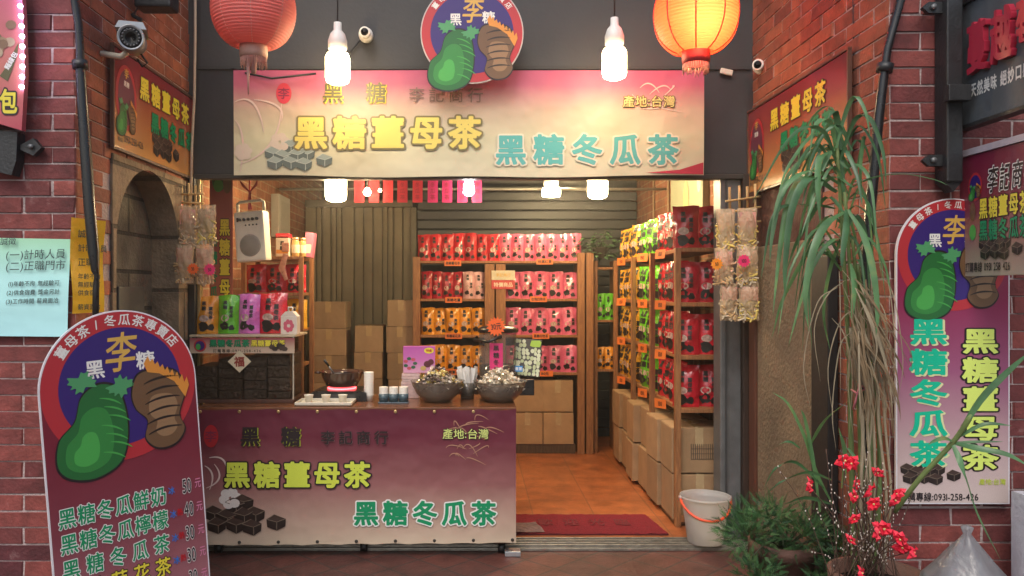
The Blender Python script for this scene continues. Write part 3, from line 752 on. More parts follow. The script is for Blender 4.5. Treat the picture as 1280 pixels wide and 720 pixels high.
# ---- counter banner
d = 4.485
s = Sign('banner', 'maroon to cream banner with lime and green lettering tied across the counter front', 'banner', P(447, 596, d), d=d)
s.gap = .0011; s.wave = lambda x, z: (.0026) * math.sin(x * 6.3 - z * 2.5) + .0022 * math.sin(x * 3.3 + z * 6)
x0, z1 = s.px(246, 511); x1, z0 = s.px(645, 681)
CB = ramp_mat('banner_counter', [(0, (.56, .46, .34)), (.12, (.48, .35, .27)), (.45, (.26, .10, .10)), (.78, (.125, .012, .030)), (1, (.10, .005, .024))], .5, bump=.35)
m = MB(); nx, nz = 60, 12; vs = []
for j in range(nz + 1):
    for i in range(nx + 1):
        a, t = i / nx, j / nz; k = (a * 9) % 1
        sc = .008 * (4 * k * (1 - k)) * (t > .99) - .006 * (4 * k * (1 - k)) * (t < .01)
        vs.append((x0 + (x1 - x0) * a, s.wave(x0 + (x1 - x0) * a, z0 + (z1 - z0) * t), z0 + (z1 - z0) * t - sc + .016 * (a - .5) * (1 - t)))
m.smooth = True
m.add(vs, [(j * (nx + 1) + i, j * (nx + 1) + i + 1, (j + 1) * (nx + 1) + i + 1, (j + 1) * (nx + 1) + i) for j in range(nz) for i in range(nx)])
m.build('cloth', CB, s.o)
p = lambda u, v: s.px(u, v)
s.poly(disc(*p(264, 545), s.L(9), s.L(14)), ink('seal2', (.36, .01, .02)), 2, 'seal'); x, z = p(264, 545); s.text('李', x, z, s.L(15), I_MAR, 3, off=.01, anchor='c')
for u, c in ((313, '黑'), (364, '糖')):
    x, z = p(u, 545); s.text(c, x + .005, z - .003, s.L(25), I_LIME, 5, key=c, off=.02, anchor='c'); s.text(c, x, z, s.L(25), I_DK, 9, key=c, off=.03, anchor='c')
x, z = p(401, 546.5); s.text('李記商行', x + .002, z - .002, s.L(18), ink('rose_grey', (.30, .16, .18)), 7, off=.012, gap=s.L(4.2)); s.text('李記商行', x, z, s.L(18), I_DK, 9, off=.018, gap=s.L(4.2))
x, z = p(280, 593); fat(s, '黑糖薑母茶', x, z, s.L(33.5), ink('banner_lime', (.56, .66, .07)), I_DK, 6, gap=s.L(4), off=.032)
x, z = p(442, 641); fat(s, '黑糖冬瓜茶', x, z, s.L(31.5), I_GRN, I_WHT, 6, gap=s.L(5.2), off=.032)
x, z = p(553, 542); fat(s, '產地:台灣', x, z, s.L(13.5), ink('pale_lime', (.58, .66, .2)), I_DK, 7, gap=s.L(.3), off=.01, eoff=.06)
x, z = p(300, 655); sugar_lumps(s, x, z, s.L(46))
flower(s, *p(288, 623), .06, ink('white_petal', (.66, .62, .58)))
for a, b, c in (((262, 572), (288, 566), (283, 600)), ((258, 610), (285, 600), (268, 580)), ((256, 582), (272, 590), (262, 612))): swirl(s, curve2(p(*a), p(*b), p(*c)), .005, I_PALE, 2)
rr = random.Random(12)
for k in range(17):
    u, v = 556 + 11 * rr.random() + 5 * (k % 9), 524 + (k // 9) * 32 + 18 * rr.random()
    swirl(s, curve2(p(u, v), p(u + rr.uniform(-6, 22), v - rr.uniform(0, 16)), p(u + rr.uniform(8, 30), v + rr.uniform(-8, 10))), .0028, ink('gold_line', (.42, .22, .14)), 2)
for k in range(9):
    m = MB(); m.lathe([(.0045, -.002), (.009, -.002), (.0095, 0), (.009, .002), (.0045, .002)], 14)
    m.v = [(a, -c - .002, b) for a, b, c in m.v]
    m.build('grommet', mat('brass', (.55, .40, .18), .3, .05, metal=.8), s.o, (x0 + .02 + (x1 - x0 - .04) * k / 8, 0, z1 - .016))
    m = MB(); m.lathe([(.0045, -.002), (.009, -.002), (.0095, 0), (.009, .002), (.0045, .002)], 14)
    m.v = [(a, -c - .002, b) for a, b, c in m.v]
    m.build('grommet', mat('black_eyelet', (.03, .025, .02), .4), s.o, (x0 + .02 + (x1 - x0 - .04) * k / 8, 0, z0 + .02 + .016 * (k / 8 - .5)))
s.finish()

# ---- menu board standing on the left
yaw = math.atan2(.42, .47)
s = Sign('menu_board', 'tall arched maroon menu board with purple emblem and drink prices standing before the counter banner', 'menu board', (-1.462, 3.41, .0), (0, 0, 0), d=3.41)
s.o.rotation_mode = 'XYZ'; s.o.matrix_world = Matrix.Translation((-1.412, 3.41, .05)) @ Matrix.Rotation(yaw, 4, 'Z') @ Matrix.Rotation(rad(-4.2), 4, 'Y')
bw = .318; cz = 1.052; zb = .0
arch = [(-bw, zb), (bw, zb)] + disc(0, cz, bw, n=40, a0=0, a1=math.pi)
MENU = ramp_mat('menu_ground', [(0, (.36, .16, .18)), (.35, (.20, .040, .058)), (.62, (.16, .008, .024)), (1, (.2, .012, .03))], .5)
board(s, arch, .012, mat('board_white', (.72, .7, .74), .4, .03))
ins = .006
m = MB(); m.flat([(-bw + ins, zb + ins), (bw - ins, zb + ins)] + disc(0, cz, bw - ins, n=40, a0=0, a1=math.pi), -.0009); m.build('printed_face', MENU, s.o)
emblem(s, 0, cz, bw - ins, bw * .775)
rows = [('黑糖冬瓜鮮奶', I_GRN, I_WHT, '50', 0.553), ('黑糖冬瓜檸檬', I_GRN, I_WHT, '40', 0.448), ('黑糖冬瓜茶', I_GRN, I_WHT, '30', 0.343), ('洛神菊花茶', I_YEL, I_DK, '30', 0.243), ('黑糖薑母茶', I_YEL, I_DK, '30', 0.143)]
for i, (t, c, e, pr_, z) in enumerate(rows):
    n = len(t); gp = (.425 - n * .068) / (n - 1)
    fat(s, t, -.285, z, .086, c, e, 4, gap=gp, off=.016, eoff=.056, sx=.81)
    s.text('冰', .158, z + .012, .036, I_BLUE, 4, off=.02, anchor='l', sx=.8)
    if i: s.text('熱', .190, z + .014, .034, ink('hot_red', (.45, .01, .02)), 4, off=.02, anchor='l', sx=.75)
    s.text(pr_, .220, z + .018, .088, I_WHT, 4, off=.045, sx=.46, anchor='l'); s.text(pr_, .220, z + .018, .088, I_DK, 5, off=.010, sx=.46, anchor='l')
    s.text('元', .276, z + .020, .048, I_PINK, 4, off=.01, anchor='l', sx=.62)
for a in (-.2, .2):
    m = MB(); m.box((a - .015, .012, -.05), (a + .015, .05, .5), .003); m.build('leg', BLACK, s.o)
s.finish()

# ---- arched board on the right pier
d = 3.16
s = Sign('arched_sign', 'arched maroon board with green and lime vertical lettering behind the red flowers', 'sign', P(1191, 630, d), d=d)
bw = s.L(71); hh = s.L(382)
arch = [(-bw, 0), (bw, 0)] + disc(0, hh - bw, bw, n=40, a0=0, a1=math.pi)
board(s, arch, .012, MATS['board_white'])
m = MB(); ins = .005; m.flat([(-bw + ins, ins), (bw - ins, ins)] + disc(0, hh - bw, bw - ins, n=40, a0=0, a1=math.pi), -.0009)
m.build('printed_face', ramp_mat('arch_ground', [(0, (.60, .50, .47)), (.16, (.52, .38, .38)), (.42, (.30, .09, .18)), (.68, (.23, .012, .065)), (1, (.26, .015, .05))], .3), s.o)
emblem(s, 0, hh - bw, bw - ins, bw * .80)
x, z = s.px(1160, 414)
for k, c in enumerate('黑糖冬瓜茶'):
    zz = s.px(0, 414 + 38.2 * k)[1]
    s.text(c, x + .006, zz - .004, s.L(34), ink('sign_cream', (.66, .66, .36)), 3, key='a', off=.05, sx=1.42, anchor='c'); s.text(c, x, zz, s.L(34), ink('sign_green', (.0, .46, .27)), 4, key='a', off=.030, sx=1.42, anchor='c')
x, z = s.px(1225, 424)
for k, c in enumerate('黑糖薑母茶'):
    zz = s.px(0, 426 + 36.4 * k)[1]
    s.text(c, x, zz, s.L(32.5), I_DK, 3, key='b', off=.085, sx=1.42, anchor='c'); s.text(c, x, zz, s.L(32.5), ink('sign_lime', (.64, .78, .16)), 4, key='b', off=.030, sx=1.42, anchor='c')
sugar_lumps(s, *s.px(1158, 596), s.L(34))
s.text('產地:台灣', *s.px(1223, 602), s.L(8), I_LIME, 5, off=.01)
x, z = s.px(1124, 621); s.text('訂購專線:0931-258-426', x, z, s.L(12), I_DK, 3, off=.015, sx=.84)
s.finish()

# ---- the two glossy signs on the reveals
for side in (-1, 1):
    if side < 0:
        s = Sign('wall_sign', 'glossy orange brown wall sign above the blocked arch beneath the bullet camera', 'sign', (XL + .03, 4.25, 2.40), (0, 0, rad(90)), d=1); w, h = 1.10, .46
    else:
        s = Sign('wall_sign', 'glossy orange brown wall sign half hidden by the tall cane leaves', 'sign', (XR - .035, 4.11, 2.31), (0, 0, rad(-90)), d=1); w, h = 1.25, .47
    GS = ramp_mat('reveal_ground%d' % (side + 1), [(0, (.56, .30, .10)), (.35, (.45, .18, .07)), (.7, (.26, .05, .04)), (1, (.20, .025, .035))], .16, bump=.04)
    m = MB(); m.box((-w / 2, 0, -h / 2), (w / 2, .012, h / 2), .003); m.build('board', GS, s.o)
    m = MB()
    for a, b in (((-w / 2 - .012, -.004, h / 2 + .002), (w / 2 + .012, .014, h / 2 + .014)), ((-w / 2 - .012, -.004, -h / 2 - .014), (w / 2 + .012, .014, -h / 2 - .002)), ((-w / 2 - .014, -.004, -h / 2), (-w / 2 - .002, .014, h / 2)), ((w / 2 + .002, -.004, -h / 2), (w / 2 + .014, .014, h / 2))): m.box(a, b)
    m.build('frame', mat('sign_frame', (.10, .045, .03), .4), s.o)
    s.poly(disc(-w * .385, .02, .115, .155), I_RING, 1, 'emblem'); s.poly(disc(-w * .385, .02, .092, .13), ink('dull_purple', (.13, .03, .06)), 2, 'emblem')
    melon_and_root(s, -w * .385, -.06, .125)
    s.text('李', -w * .385, .135, .05, I_GOLD, 4, off=.02, anchor='c')
    s.text('黑糖', -w * .385, .085, .03, I_WHT, 4, off=.02, anchor='c')
    fat(s, '黑糖薑母茶', -.27, .115, .120, I_YEL, I_DK, 4, gap=.022, off=.03, eoff=.07)
    fat(s, '黑糖冬瓜茶', -.13, -.03, .108, I_GRN, ink('dk_green', (.01, .04, .02)), 4, gap=.018, off=.03, eoff=.06)
    sugar_lumps(s, .05, -.155, .17); s.text('0931-258-426', -w / 2 + .1, -.175, .05, I_DK, 3, off=.005, sx=.8)
    s.text('訂購', -w / 2 + .03, -.16, .028, I_DK, 3); s.text('專線', -w / 2 + .03, -.19, .028, I_DK, 3)
    s.finish()

# ---- iron bracket and projecting signs on the right pier
b = thing('iron_bracket', 'black iron bracket with spear tip bolted to the pier beside the arched board', 'bracket', (0, 0, 0))
x = lambda u: (u - U0) * 3.12 / F
zz = lambda v: H - (v - V0) * 3.12 / F
m = MB(); m.box((x(1180), 3.10, zz(228)), (x(1200), 3.185, TOP), .006)
m.prism([(x(1180), zz(228)), (x(1200), zz(228)), (x(1190), zz(240))], 3.11, 3.17); m.build('upright', BLACK, b)
m = MB(); m.box((x(1175), 3.06, zz(130)), (x(1203), 3.099, zz(110)), .004); m.build('clamp', BLACK, b)
for v in (200, 8):
    m = MB(); m.prism([(x(1155), zz(v)), (x(1163), zz(v - 7)), (x(1200), zz(v - 7)), (x(1200), zz(v + 7)), (x(1163), zz(v + 7))], 3.13, 3.15); m.build('spear_bar', BLACK, b)
    m = MB(); m.tube([(x(1168), 3.13, zz(v)), (x(1168), 3.118, zz(v))], .011, 12); m.build('bolt', STEEL, b)
for v, q in ((14, 1), (193, 1)):
    m = MB(); m.box((1.955, 1.9, zz(v) - .02), (1.99, 3.12, zz(v) + .02), .004); m.build('arm', BLACK, b)
gz = 2.13
s = Sign('projecting_sign', 'slate grey projecting board with raised red and white lettering above the maroon hanging sign', 'sign', (1.94, 3.15, 2.385), (0, 0, rad(-90)), d=1)
m = MB(); m.box((-.03, 0, -.235), (1.06, .03, .235), .004); m.build('board', mat('slate_board', (.085, .10, .115), .55, .25, 7, .15, 30), s.o)
m = MB()
m.box((-.045, -.01, .237), (1.07, .04, .262)); m.box((-.045, -.01, -.25), (1.07, .04, -.237)); m.box((-.045, -.01, -.235), (-.032, .04, .235)); m.build('frame', BLACK, s.o)
t = MB(); text(t, '蔓越莓乾', .045, .045, .20, -.022, off=.03, gap=.020, sx=.60)
n = len(t.v); t.v += [(a, b2 + .021, c) for a, b2, c in t.v[:n]]
ed = {}
for f in t.f:
    for i in range(len(f)): e = (f[i], f[(i + 1) % len(f)]); ed[e] = 1
for e in list(ed):
    if (e[1], e[0]) not in ed: t.f.append((e[1], e[0], e[0] + n, e[1] + n)); t.m.append(0); t.t.append(.5); t.sm.append(False)
t.build('raised_lettering', mat('raised_red', (.42, .02, .05), .4, .05), s.o)
s.text('天然美味', .04, -.11, .058, I_WHT, 2, off=.03, sx=.62, gap=.004, part='small_lettering'); s.text('絕妙口感', .215, -.11, .058, I_WHT, 2, off=.03, sx=.62, gap=.004, part='small_lettering')
s.finish()
s = Sign('hanging_sign', 'maroon hanging sign with white yellow and green lettering under the iron arm', 'sign', (1.945, 3.15, 1.79), (0, 0, rad(-90)), d=1)
hw = .8
m = MB(); m.box((-.04, 0, -.235), (hw, .008, .235), .002)
m.build('board', ramp_mat('hang_ground', [(0, (.40, .33, .27)), (.3, (.30, .16, .13)), (.55, (.20, .03, .05)), (1, (.16, .01, .04))], .3, bump=.05), s.o)
m = MB(); m.box((-.045, -.006, .237), (hw, .012, .262)); m.build('top_strip', mat('lilac_strip', (.42, .38, .44), .4), s.o)
s.poly(disc(.06, .11, .042, .055), I_RING, 1, 'emblem'); s.poly(disc(.06, .11, .034, .045), I_PUR, 2, 'emblem'); melon_and_root(s, .06, .095, .045)
s.poly(disc(.045, .015, .018, .035), I_BRN, 2); s.poly(disc(.045, -.065, .020, .03), I_MEL2, 2)
s.text('李記商行', .135, .125, .105, I_WHT, 2, off=.05, sx=.56, gap=.008, skew=.1, key='n'); s.text('李記商行', .137, .125, .105, I_DK, 3, off=.015, sx=.56, gap=.008, skew=.1, key='n')
fat(s, '黑糖薑母茶', .085, .022, .082, I_YEL, I_DK, 4, gap=.004, sx=.64, off=.025, eoff=.07); fat(s, '黑糖冬瓜茶', .085, -.062, .082, I_GRN, I_DK, 4, gap=.004, sx=.64, off=.02, eoff=.06)
sugar_lumps(s, .19, -.145, .11); s.text('訂購專線 0931 258 426', -.0, -.20, .042, I_DK, 4, off=.01, sx=.62); s.text('產地:台灣', .34, -.12, .03, I_LIME, 4)
s.finish()

# ---- pink sign and bracket at the upper left
d = 3.30
s = Sign('light_sign', 'pink sign edged with small white lights at the upper left corner', 'sign', P(0, 60, d), d=d)
q = lambda u, v: s.px(u, v)
board(s, [q(-60, 150), q(0, 155), q(27, 163), q(31, 90), q(29, 20), q(25, -40), q(-60, -40)], .03, ramp_mat('pink_sign', [(0, (.42, .06, .09)), (.4, (.50, .16, .13)), (1, (.48, .08, .17))], .4))
s.poly([q(0, 95), q(8, 84), q(24, 52), q(22, 70), q(10, 102)], I_OLV, 2, 'label'); 
x, z = q(14, 76); s.text('麵線包', x, z, s.L(8), I_WHT, 3, off=.02, ang=rad(60), anchor='c')
for i in range(9):
    a = (rr.uniform(-10, 17), 24 + rr.uniform(0, 45)); s.poly(disc(*q(*a), s.L(7), s.L(6), n=9), mat('snack_tan%d' % (i % 3), ((.30, .20, .12), (.42, .32, .22), (.2, .12, .07))[i % 3], .6), 2 + i * .2)
x, z = q(11, 127); s.text('包', x, z, s.L(32), I_DK, 3, off=.10, sx=.7, anchor='c'); s.text('包', x, z, s.L(32), I_YEL, 4, off=.03, sx=.7, anchor='c')
s.finish()
LED = emit('led_violet', (.75, .6, 1), 9)
for k in range(10):
    v = -4 + 12.6 * k; u = 25 + 5 * math.sin((v + 20) / 130 * 2.2)
    m = MB(); m.lathe([(.001, -.014), (.008, -.010), (.010, 0), (.007, .008), (.001, .012)], 10); x, z = q(u, v); m.build('light', LED, s.o, (x, -.012, z), (rad(90), 0, rad(20)))
b = thing('iron_bracket', 'black iron bracket with spear tip under the pink sign', 'bracket', P(8, 180, 3.33))
m = MB(); m.prism([(-.10, -.10), (.02, -.13), (.04, -.07), (.045, .05), (-.10, .06)], 0, .06); m.build('plate', BLACK, b)
m = MB(); m.prism([(.046, .0), (.10, .028), (.125, 0), (.135, -.01), (.125, -.02), (.10, -.045), (.046, -.02)], .02, .05); m.build('spear_bar', BLACK, b)
m = MB(); m.tube([(.095, .02, -.008), (.095, .005, -.008)], .010, 10); m.build('bolt', STEEL, b)

# ---- handwritten notices
def paper(name, label, cat, pts, mt, lift=.004, seed=1, n=10, wav=.006):
    """a sheet spanned by four corners (bl, br, tr, tl) with gentle waves"""
    rr = random.Random(seed); bl, br, tr_, tl = [Vector(a) for a in pts]; m = MB(); m.smooth = True; vs = []
    nn = (br - bl).cross(tl - bl).normalized(); ph = [rr.uniform(0, 6) for _ in range(4)]
    for j in range(n + 1):
        for i in range(n + 1):
            a, t = i / n, j / n; p = bl * (1 - a) * (1 - t) + br * a * (1 - t) + tr_ * a * t + tl * (1 - a) * t
            vs.append(p + nn * (wav * (.5 + .5 * math.sin(3.2 * a + ph[0] + 2 * t)) * (.3 + abs(a - .5)) + wav * .4 * math.sin(7 * t + ph[1])))
    m.add(vs, [(j * (n + 1) + i, j * (n + 1) + i + 1, (j + 1) * (n + 1) + i + 1, (j + 1) * (n + 1) + i) for j in range(n) for i in range(n)])
    o = m.build(name, mt); tag(o, label, cat); return o
CY = ramp_mat('note_cyan', [(0, (.44, .80, .84)), (.6, (.46, .82, .80)), (1, (.38, .72, .48))], .55, bump=.3)
d = 3.372
o = paper('notice', 'pale turquoise handwritten notice taped to brick above the menu board', 'notice', [P(-18, 420, d), P(84, 421, d), P(88, 299, d), P(-18, 297, d)], CY, wav=.006)
t = MB()
for st, u, v, sz in (('誠徵', 2, 302, 10), ('(一)計時人員', 9, 319, 13), ('(二)正職門市', 9, 333, 13), ('(1)年齡不拘 無經驗可', 12, 355, 7.0), ('(2)供食宿費 獎金另計', 10, 366, 7), ('(3)工作時間 薪資面洽', 9, 377, 7)):
    a = P(u, v, d); text(t, st, a.x, a.z, sz * d / F, d - .011, off=.012 if sz < 10 else .004, sx=.96 if sz < 9 else 1.0, gap=.0005, skew=.12, ang=rad(1.5))
t.build('handwriting', mat('pen', (.03, .06, .06), .5, 0), o)
YP = mat('note_yellow', (.80, .46, .02), .4, .12, 6, .35, 14)
a0, a1 = Vector((-1.695, 3.368, 0)), Vector((-1.613, 3.50, 0))
zt = lambda v, d: H - (v - V0) * d / F
o = paper('notice', 'long yellow handwritten strip hanging at the pier corner behind the black pipe', 'notice', [(a0.x, a0.y, zt(392, 3.38)), (a1.x, a1.y, zt(390, 3.48)), (a1.x, a1.y, zt(276, 3.48)), (a0.x, a0.y, zt(272, 3.38))], YP, seed=4, wav=.02)
t = MB(); ux = (a1 - a0).normalized()
for st, z, sz in (('誠徵', 1.74, .036), ('計時人員', 1.68, .034), ('正職', 1.62, .036), ('年齡不拘', 1.56, .026), ('無經驗可', 1.525, .026), ('供食宿', 1.49, .026), ('薪資面洽', 1.43, .026)):
    text(t, st, .02, z, sz, 0, off=.012)
t.v = [tuple(a0 + ux * x + Vector((0, 0, z)) + Vector((.85, -.52, 0)) * .028) for x, y, z in t.v]
t.build('handwriting', MATS['pen'], o)

# ---- black down pipes
o = MB(); d = 3.36
pts = [(93, -60, 6), (93, 0, 6), (98, 30, 6), (100, 62, 6.2), (100, 80, 7), (103, 130, 8), (108, 200, 8.5), (112, 260, 8.5), (117, 315, 8.5), (119, 338, 6), (121, 345, 4), (120, 360, 5), (119, 420, 5)]
o.tube([P(u, v, d) for u, v, w in pts], [w * .8 * d / F for _, _, w in pts], 12); m2 = MB()
pp = thing('drain_pipe', 'black tapering pipe down the pier corner over the yellow notice', 'pipe'); o.build('pipe', BLACKP, pp)
m2.tube([P(99.5, 76, d), P(100.5, 86, d)], .031, 14); m2.build('collar', BLACK, pp)
o = MB(); d = 3.16
pts = [(1130, -60, 6.5), (1126, 0, 6.5), (1116, 35, 6.5), (1109, 62, 6.5), (1106, 84, 7), (1098, 150, 7.5), (1090, 240, 8), (1082, 330, 8), (1080, 420, 8), (1079, 760, 8)]
pp = thing('drain_pipe', 'black pipe down the pier corner behind the cane plant', 'pipe'); o.tube([P(u, v, d) for u, v, w in pts], [w * .8 * d / F for _, _, w in pts], 12); o.build('pipe', BLACKP, pp)
m2 = MB(); m2.tube([P(1107, 80, d), P(1105, 90, d)], .031, 14); m2.build('collar', BLACK, pp)
# ================================================================== LAMPS
BE = emit('bulb_glow', WARM, BULB)
BI = emit('shop_bulb_glow', WARM, BULB * 3.5)
def bulb(loc, r, h, label, cord, name='light_bulb', holder=True, m=None, group=None, sock=.05):
    o = thing(name, label, 'light bulb', loc, group=group)
    a = MB(); a.lathe([(r * .55, 0), (r * .86, -.006), (r, -.025), (r, -h * .82), (r * .9, -h * .94), (r * .6, -h), (0.001, -h * 1.01)], 28); a.build('glowing_bulb', m or BE, o)
    a = MB(); a.lathe([(r * .55, .001), (r * .78, .02), (r * .80, .06), (r * .60, .10), (r * .34, .12), (r * .32, .16), (.001, .162)], 24); a.build('white_base', WHITEP, o)
    if cord:
        a = MB(); a.tube([(0, 0, .16), (.003, 0, .16 + cord * .5), (0, 0, .16 + cord)], .004, 6); a.build('cord', BLACK, o)
    return o
bulb(P(422, 66, 4.25), .064, .165, 'large lit bulb hanging before the left part of the top banner', .75)
bulb(P(768, 60, 4.25), .064, .165, 'large lit bulb hanging before the right part of the top banner', .75)
bulb(P(420, 222, 5.25), .068, .155, 'lit bulb just under the banner above the radio side of the shop', .36, m=BI)
bulb(P(747, 218, 5.7), .070, .17, 'lit bulb inside the shop nearest the right brick wall', .34, m=BI)
bulb(P(689, 234, 6.2), .072, .075, 'round lit bulb with a ribbed grey housing over the back rack', .40, m=BI)
bulb(P(708, 212, 6.9), .080, .085, 'lit bulb half hidden by the lower edge of the banner', .40, m=BI)
o = thing('spiral_bulb', 'slim white spiral bulb hanging in front of the red paper strips', 'light bulb', P(586, 214, 5.0))
a = MB(); a.lathe([(.012, 0), (.02, -.02), (.024, -.06), (.032, -.10), (.034, -.135), (.018, -.152), (.001, -.155)], 20); a.build('glowing_bulb', emit('cool_glow', (1, .88, .86), 30), o)
a = MB(); a.lathe([(.012, .001), (.02, .01), (.02, .05), (.001, .055)], 16); a.build('white_base', WHITEP, o); a = MB(); a.tube([(0, 0, .05), (0, 0, .55)], .004, 6); a.build('cord', BLACK, o)
for k, (u, v, r, lb) in enumerate(((446, 220, .012, 'topmost left'), (459, 219, .018, 'topmost right'), (459, 240, .026, 'biggest and lowest'), (475, 238, .011, 'smallest right'))):
    o = thing('fairy_light', lb + ' of the small lit bulbs before the red paper strips', 'light bulb', P(u, v, 5.1))
    a = MB(); a.lathe([(r * .4, r), (r, 0), (r * .7, -r * .8), (.001, -r)], 14); a.build('glowing_bulb', BE, o)
    a = MB(); a.tube([(0, 0, r * .8), (.005, .0, r + .06), (0, 0, 2.9 - o.location.z)], .003, 5); a.build('cord', BLACK, o)

def lantern(loc, R0, mt, label, lit):
    o = thing('paper_lantern', label, 'lantern', loc)
    m = MB(); prof = []; n = 30
    for i in range(n * 4 + 1):
        t = -1 + 2 * i / (n * 4); a = t * math.pi * .5 * .80
        rr_ = R0 * math.cos(a) ** .75; prof.append((rr_ + .0045 * abs(math.sin(math.pi * i / 4)) , R0 * .92 * math.sin(a) / math.sin(math.pi * .4)))
    m.lathe(prof, 56, cap=False); m.build('ribbed_skin', mt, o)
    rb = mat('lantern_rib' if not lit else 'lantern_rib_lit', (.40, .02, .03), .6)
    if lit:
        for k in range(9):
            a = 2 * math.pi * k / 9 + .25; m = MB(); m.tube([((r + .004) * math.cos(a), (r + .004) * math.sin(a), z) for r, z in prof[::4]], .0035, 5); m.build('rib', rb, o)
    else:
        for k in range(8):
            a = 2 * math.pi * k / 8 + .2; m = MB(); m.tube([((r + .002) * math.cos(a), (r + .002) * math.sin(a), z) for r, z in prof[::4]], .0018, 4); m.build('rib', mat('rib_pale', (.7, .42, .36), .5), o)
    zb = prof[0][1]; r0 = prof[0][0]
    capm = mat('lantern_cap', (.50, .30, .25), .6)
    m = MB(); m.lathe([(r0 * .80, zb + .02), (r0 * .82, zb - .03), (r0 * .78, zb - .055), (r0 * .70, zb - .055)], 28, cap=False); m.build('bottom_cap', capm if not lit else rb, o)
    m = MB(); m.lathe([(r0 * .8, -zb - .02), (r0 * .8, -zb + .05)], 28, cap=False); m.build('top_cap', capm, o)
    m = MB(); rr2 = random.Random(5)
    for k in range(46):
        a = 2 * math.pi * k / 46; ln = rr2.uniform(.03, .055); q = r0 * .74
        m.tube([(q * math.cos(a), q * math.sin(a), zb - .05), (q * 1.02 * math.cos(a), q * 1.02 * math.sin(a), zb - .05 - ln)], .0022, 4)
    m.build('fringe', mat('fringe_pink', (.55, .30, .26), .7), o)
    m = MB(); m.tube([(0, 0, -zb + .05), (0, 0, -zb + .6)], .004, 6); m.build('hanging_cord', BLACK, o)
    if lit:
        m = MB(); m.lathe([(.02, .10), (.045, .06), (.055, 0), (.045, -.05), (.02, -.07), (.001, -.072)], 20); m.build('inner_bulb', emit('lantern_bulb', (1, .66, .28), 40), o, (0.0, -.095, -.055))
    else:
        m = MB(); m.tube([(-.02, -.02, zb - .06), (-.022, -.02, zb - .16), (-.02, -.02, zb - .24)], [.012, .006, .003], 8); m.tube([(0, 0, zb - .05), (.0, 0, zb - .13)], [.02, .012], 8)
        m.build('tassel', mat('tassel', (.40, .22, .20), .8), o)
    return o
LSK = translucent_mat('lantern_skin', (.80, .25, .23), .5); LSL = translucent_mat('lantern_skin_lit', (.74, .085, .04), .55)
lantern(P(317, 12, 4.0), .205, LSK, 'unlit pinkish red ribbed lantern hanging near the bullet camera', False)
lantern(P(870, 19, 4.0), .205, LSL, 'lit red and orange ribbed lantern hanging above the cream junction plate', True)

# ---- cameras and small fittings
c = thing('security_camera', 'silver bullet security camera on a bracket above the left wall sign', 'security camera', P(165, 50, 3.62))
Mx = Matrix.Rotation(rad(18), 3, 'Z') @ Matrix.Rotation(rad(6), 3, 'X')
def barrel_y(prof, M, n=24):
    """lathe whose axis runs along -y (towards the viewer)"""
    m = MB(); m.lathe(prof, n); m.v = [tuple(M @ Vector((a, -z, b))) for a, b, z in m.v]; m.f = [f[::-1] for f in m.f]; return m
SILV = mat('silver', (.35, .36, .38), .35, .05, metal=.6)
barrel_y([(.052, -.11), (.058, -.09), (.058, .065), (.054, .07), (.046, .058)], Mx).build('housing', SILV, c)
barrel_y([(.046, .060), (.03, .062), (.018, .058), (.001, .058)], Mx).build('lens', BLACKP, c)
m = MB()
for k in range(16): a = 2 * math.pi * k / 16; m.tube([Mx @ Vector((.036 * math.cos(a), -.060, .036 * math.sin(a))), Mx @ Vector((.036 * math.cos(a), -.066, .036 * math.sin(a)))], .005, 6)
m.build('infrared_ring', mat('ir', (.10, .10, .11), .2), c)
m = MB(); m.prism([(-.065, .035), (.065, .035), (.05, .066), (-.05, .066)], -.06, .10); m.build('sun_hood', SILV, c, None, (0, 0, rad(18)))
m = MB(); m.tube([(-.02, .0, -.055), (-.05, .0, -.075), (-.155, .0, -.06)], .014, 10); m.build('bracket', CREAM, c)
m = MB(); m.tube([(-.145, 0, -.06), (-.170, 0, -.06)], .04, 18); m.build('wall_plate', CREAM, c)
m = MB(); m.tube([(.02, .05, -.05), (.05, .05, -.09), (.03, .04, -.11), (.0, .06, -.07)], .005, 6); m.build('cable', BLACK, c)
c = thing('floodlight', 'black floodlight fixed to the left reveal above the security camera', 'floodlight', P(196, 4, 3.95))
m = MB(); m.box((-.09, -.06, -.035), (.09, .06, .05), .012); m.build('housing', BLACK, c)
m = MB(); m.tube([(-.09, .02, 0), (-.12, .0, -.06), (-.075, 0, -.085)], .012, 8); m.build('bracket', BLACK, c)
def dome_cam(loc, label, rz):
    c = thing('security_camera', label, 'security camera', loc, (0, 0, rz))
    I3 = Matrix.Identity(3)
    barrel_y([(.038, -.05), (.042, -.03), (.042, .0), (.034, .01)], I3).build('base', WHITEP, c); barrel_y([(.030, .0), (.033, .02), (.031, .05), (.024, .046)], I3).build('barrel', WHITEP, c)
    barrel_y([(.022, .050), (.012, .047), (.001, .047)], I3).build('lens', BLACKP, c); return c
dome_cam(P(457, 43, 4.69), 'small round white camera on the shutter box beside the left hanging bulb', 0)
dome_cam(P(950, 83, 4.62), 'small white camera on the right reveal above the wall sign', rad(-35))
m = MB(); m.tube([P(450, 50, 4.735), P(440, 62, 4.735), P(425, 78, 4.735), P(395, 92, 4.73)], .005, 6); m.tube([P(395, 92, 4.6), P(340, 98, 4.58), P(310, 92, 4.6), P(290, 86, 4.73)], .006, 6)
tag(m.build('cable', BLACK), 'thin black cable sagging across the top left of the banner', 'cable')
m = MB(); m.rbox(P(908, 90, 4.735), (.075, .02, .035), Matrix.Rotation(rad(12), 3, 'Y'), .008); tag(m.build('junction_box', CREAM), 'small cream junction plate on the shutter box below the lit lantern', 'junction box')
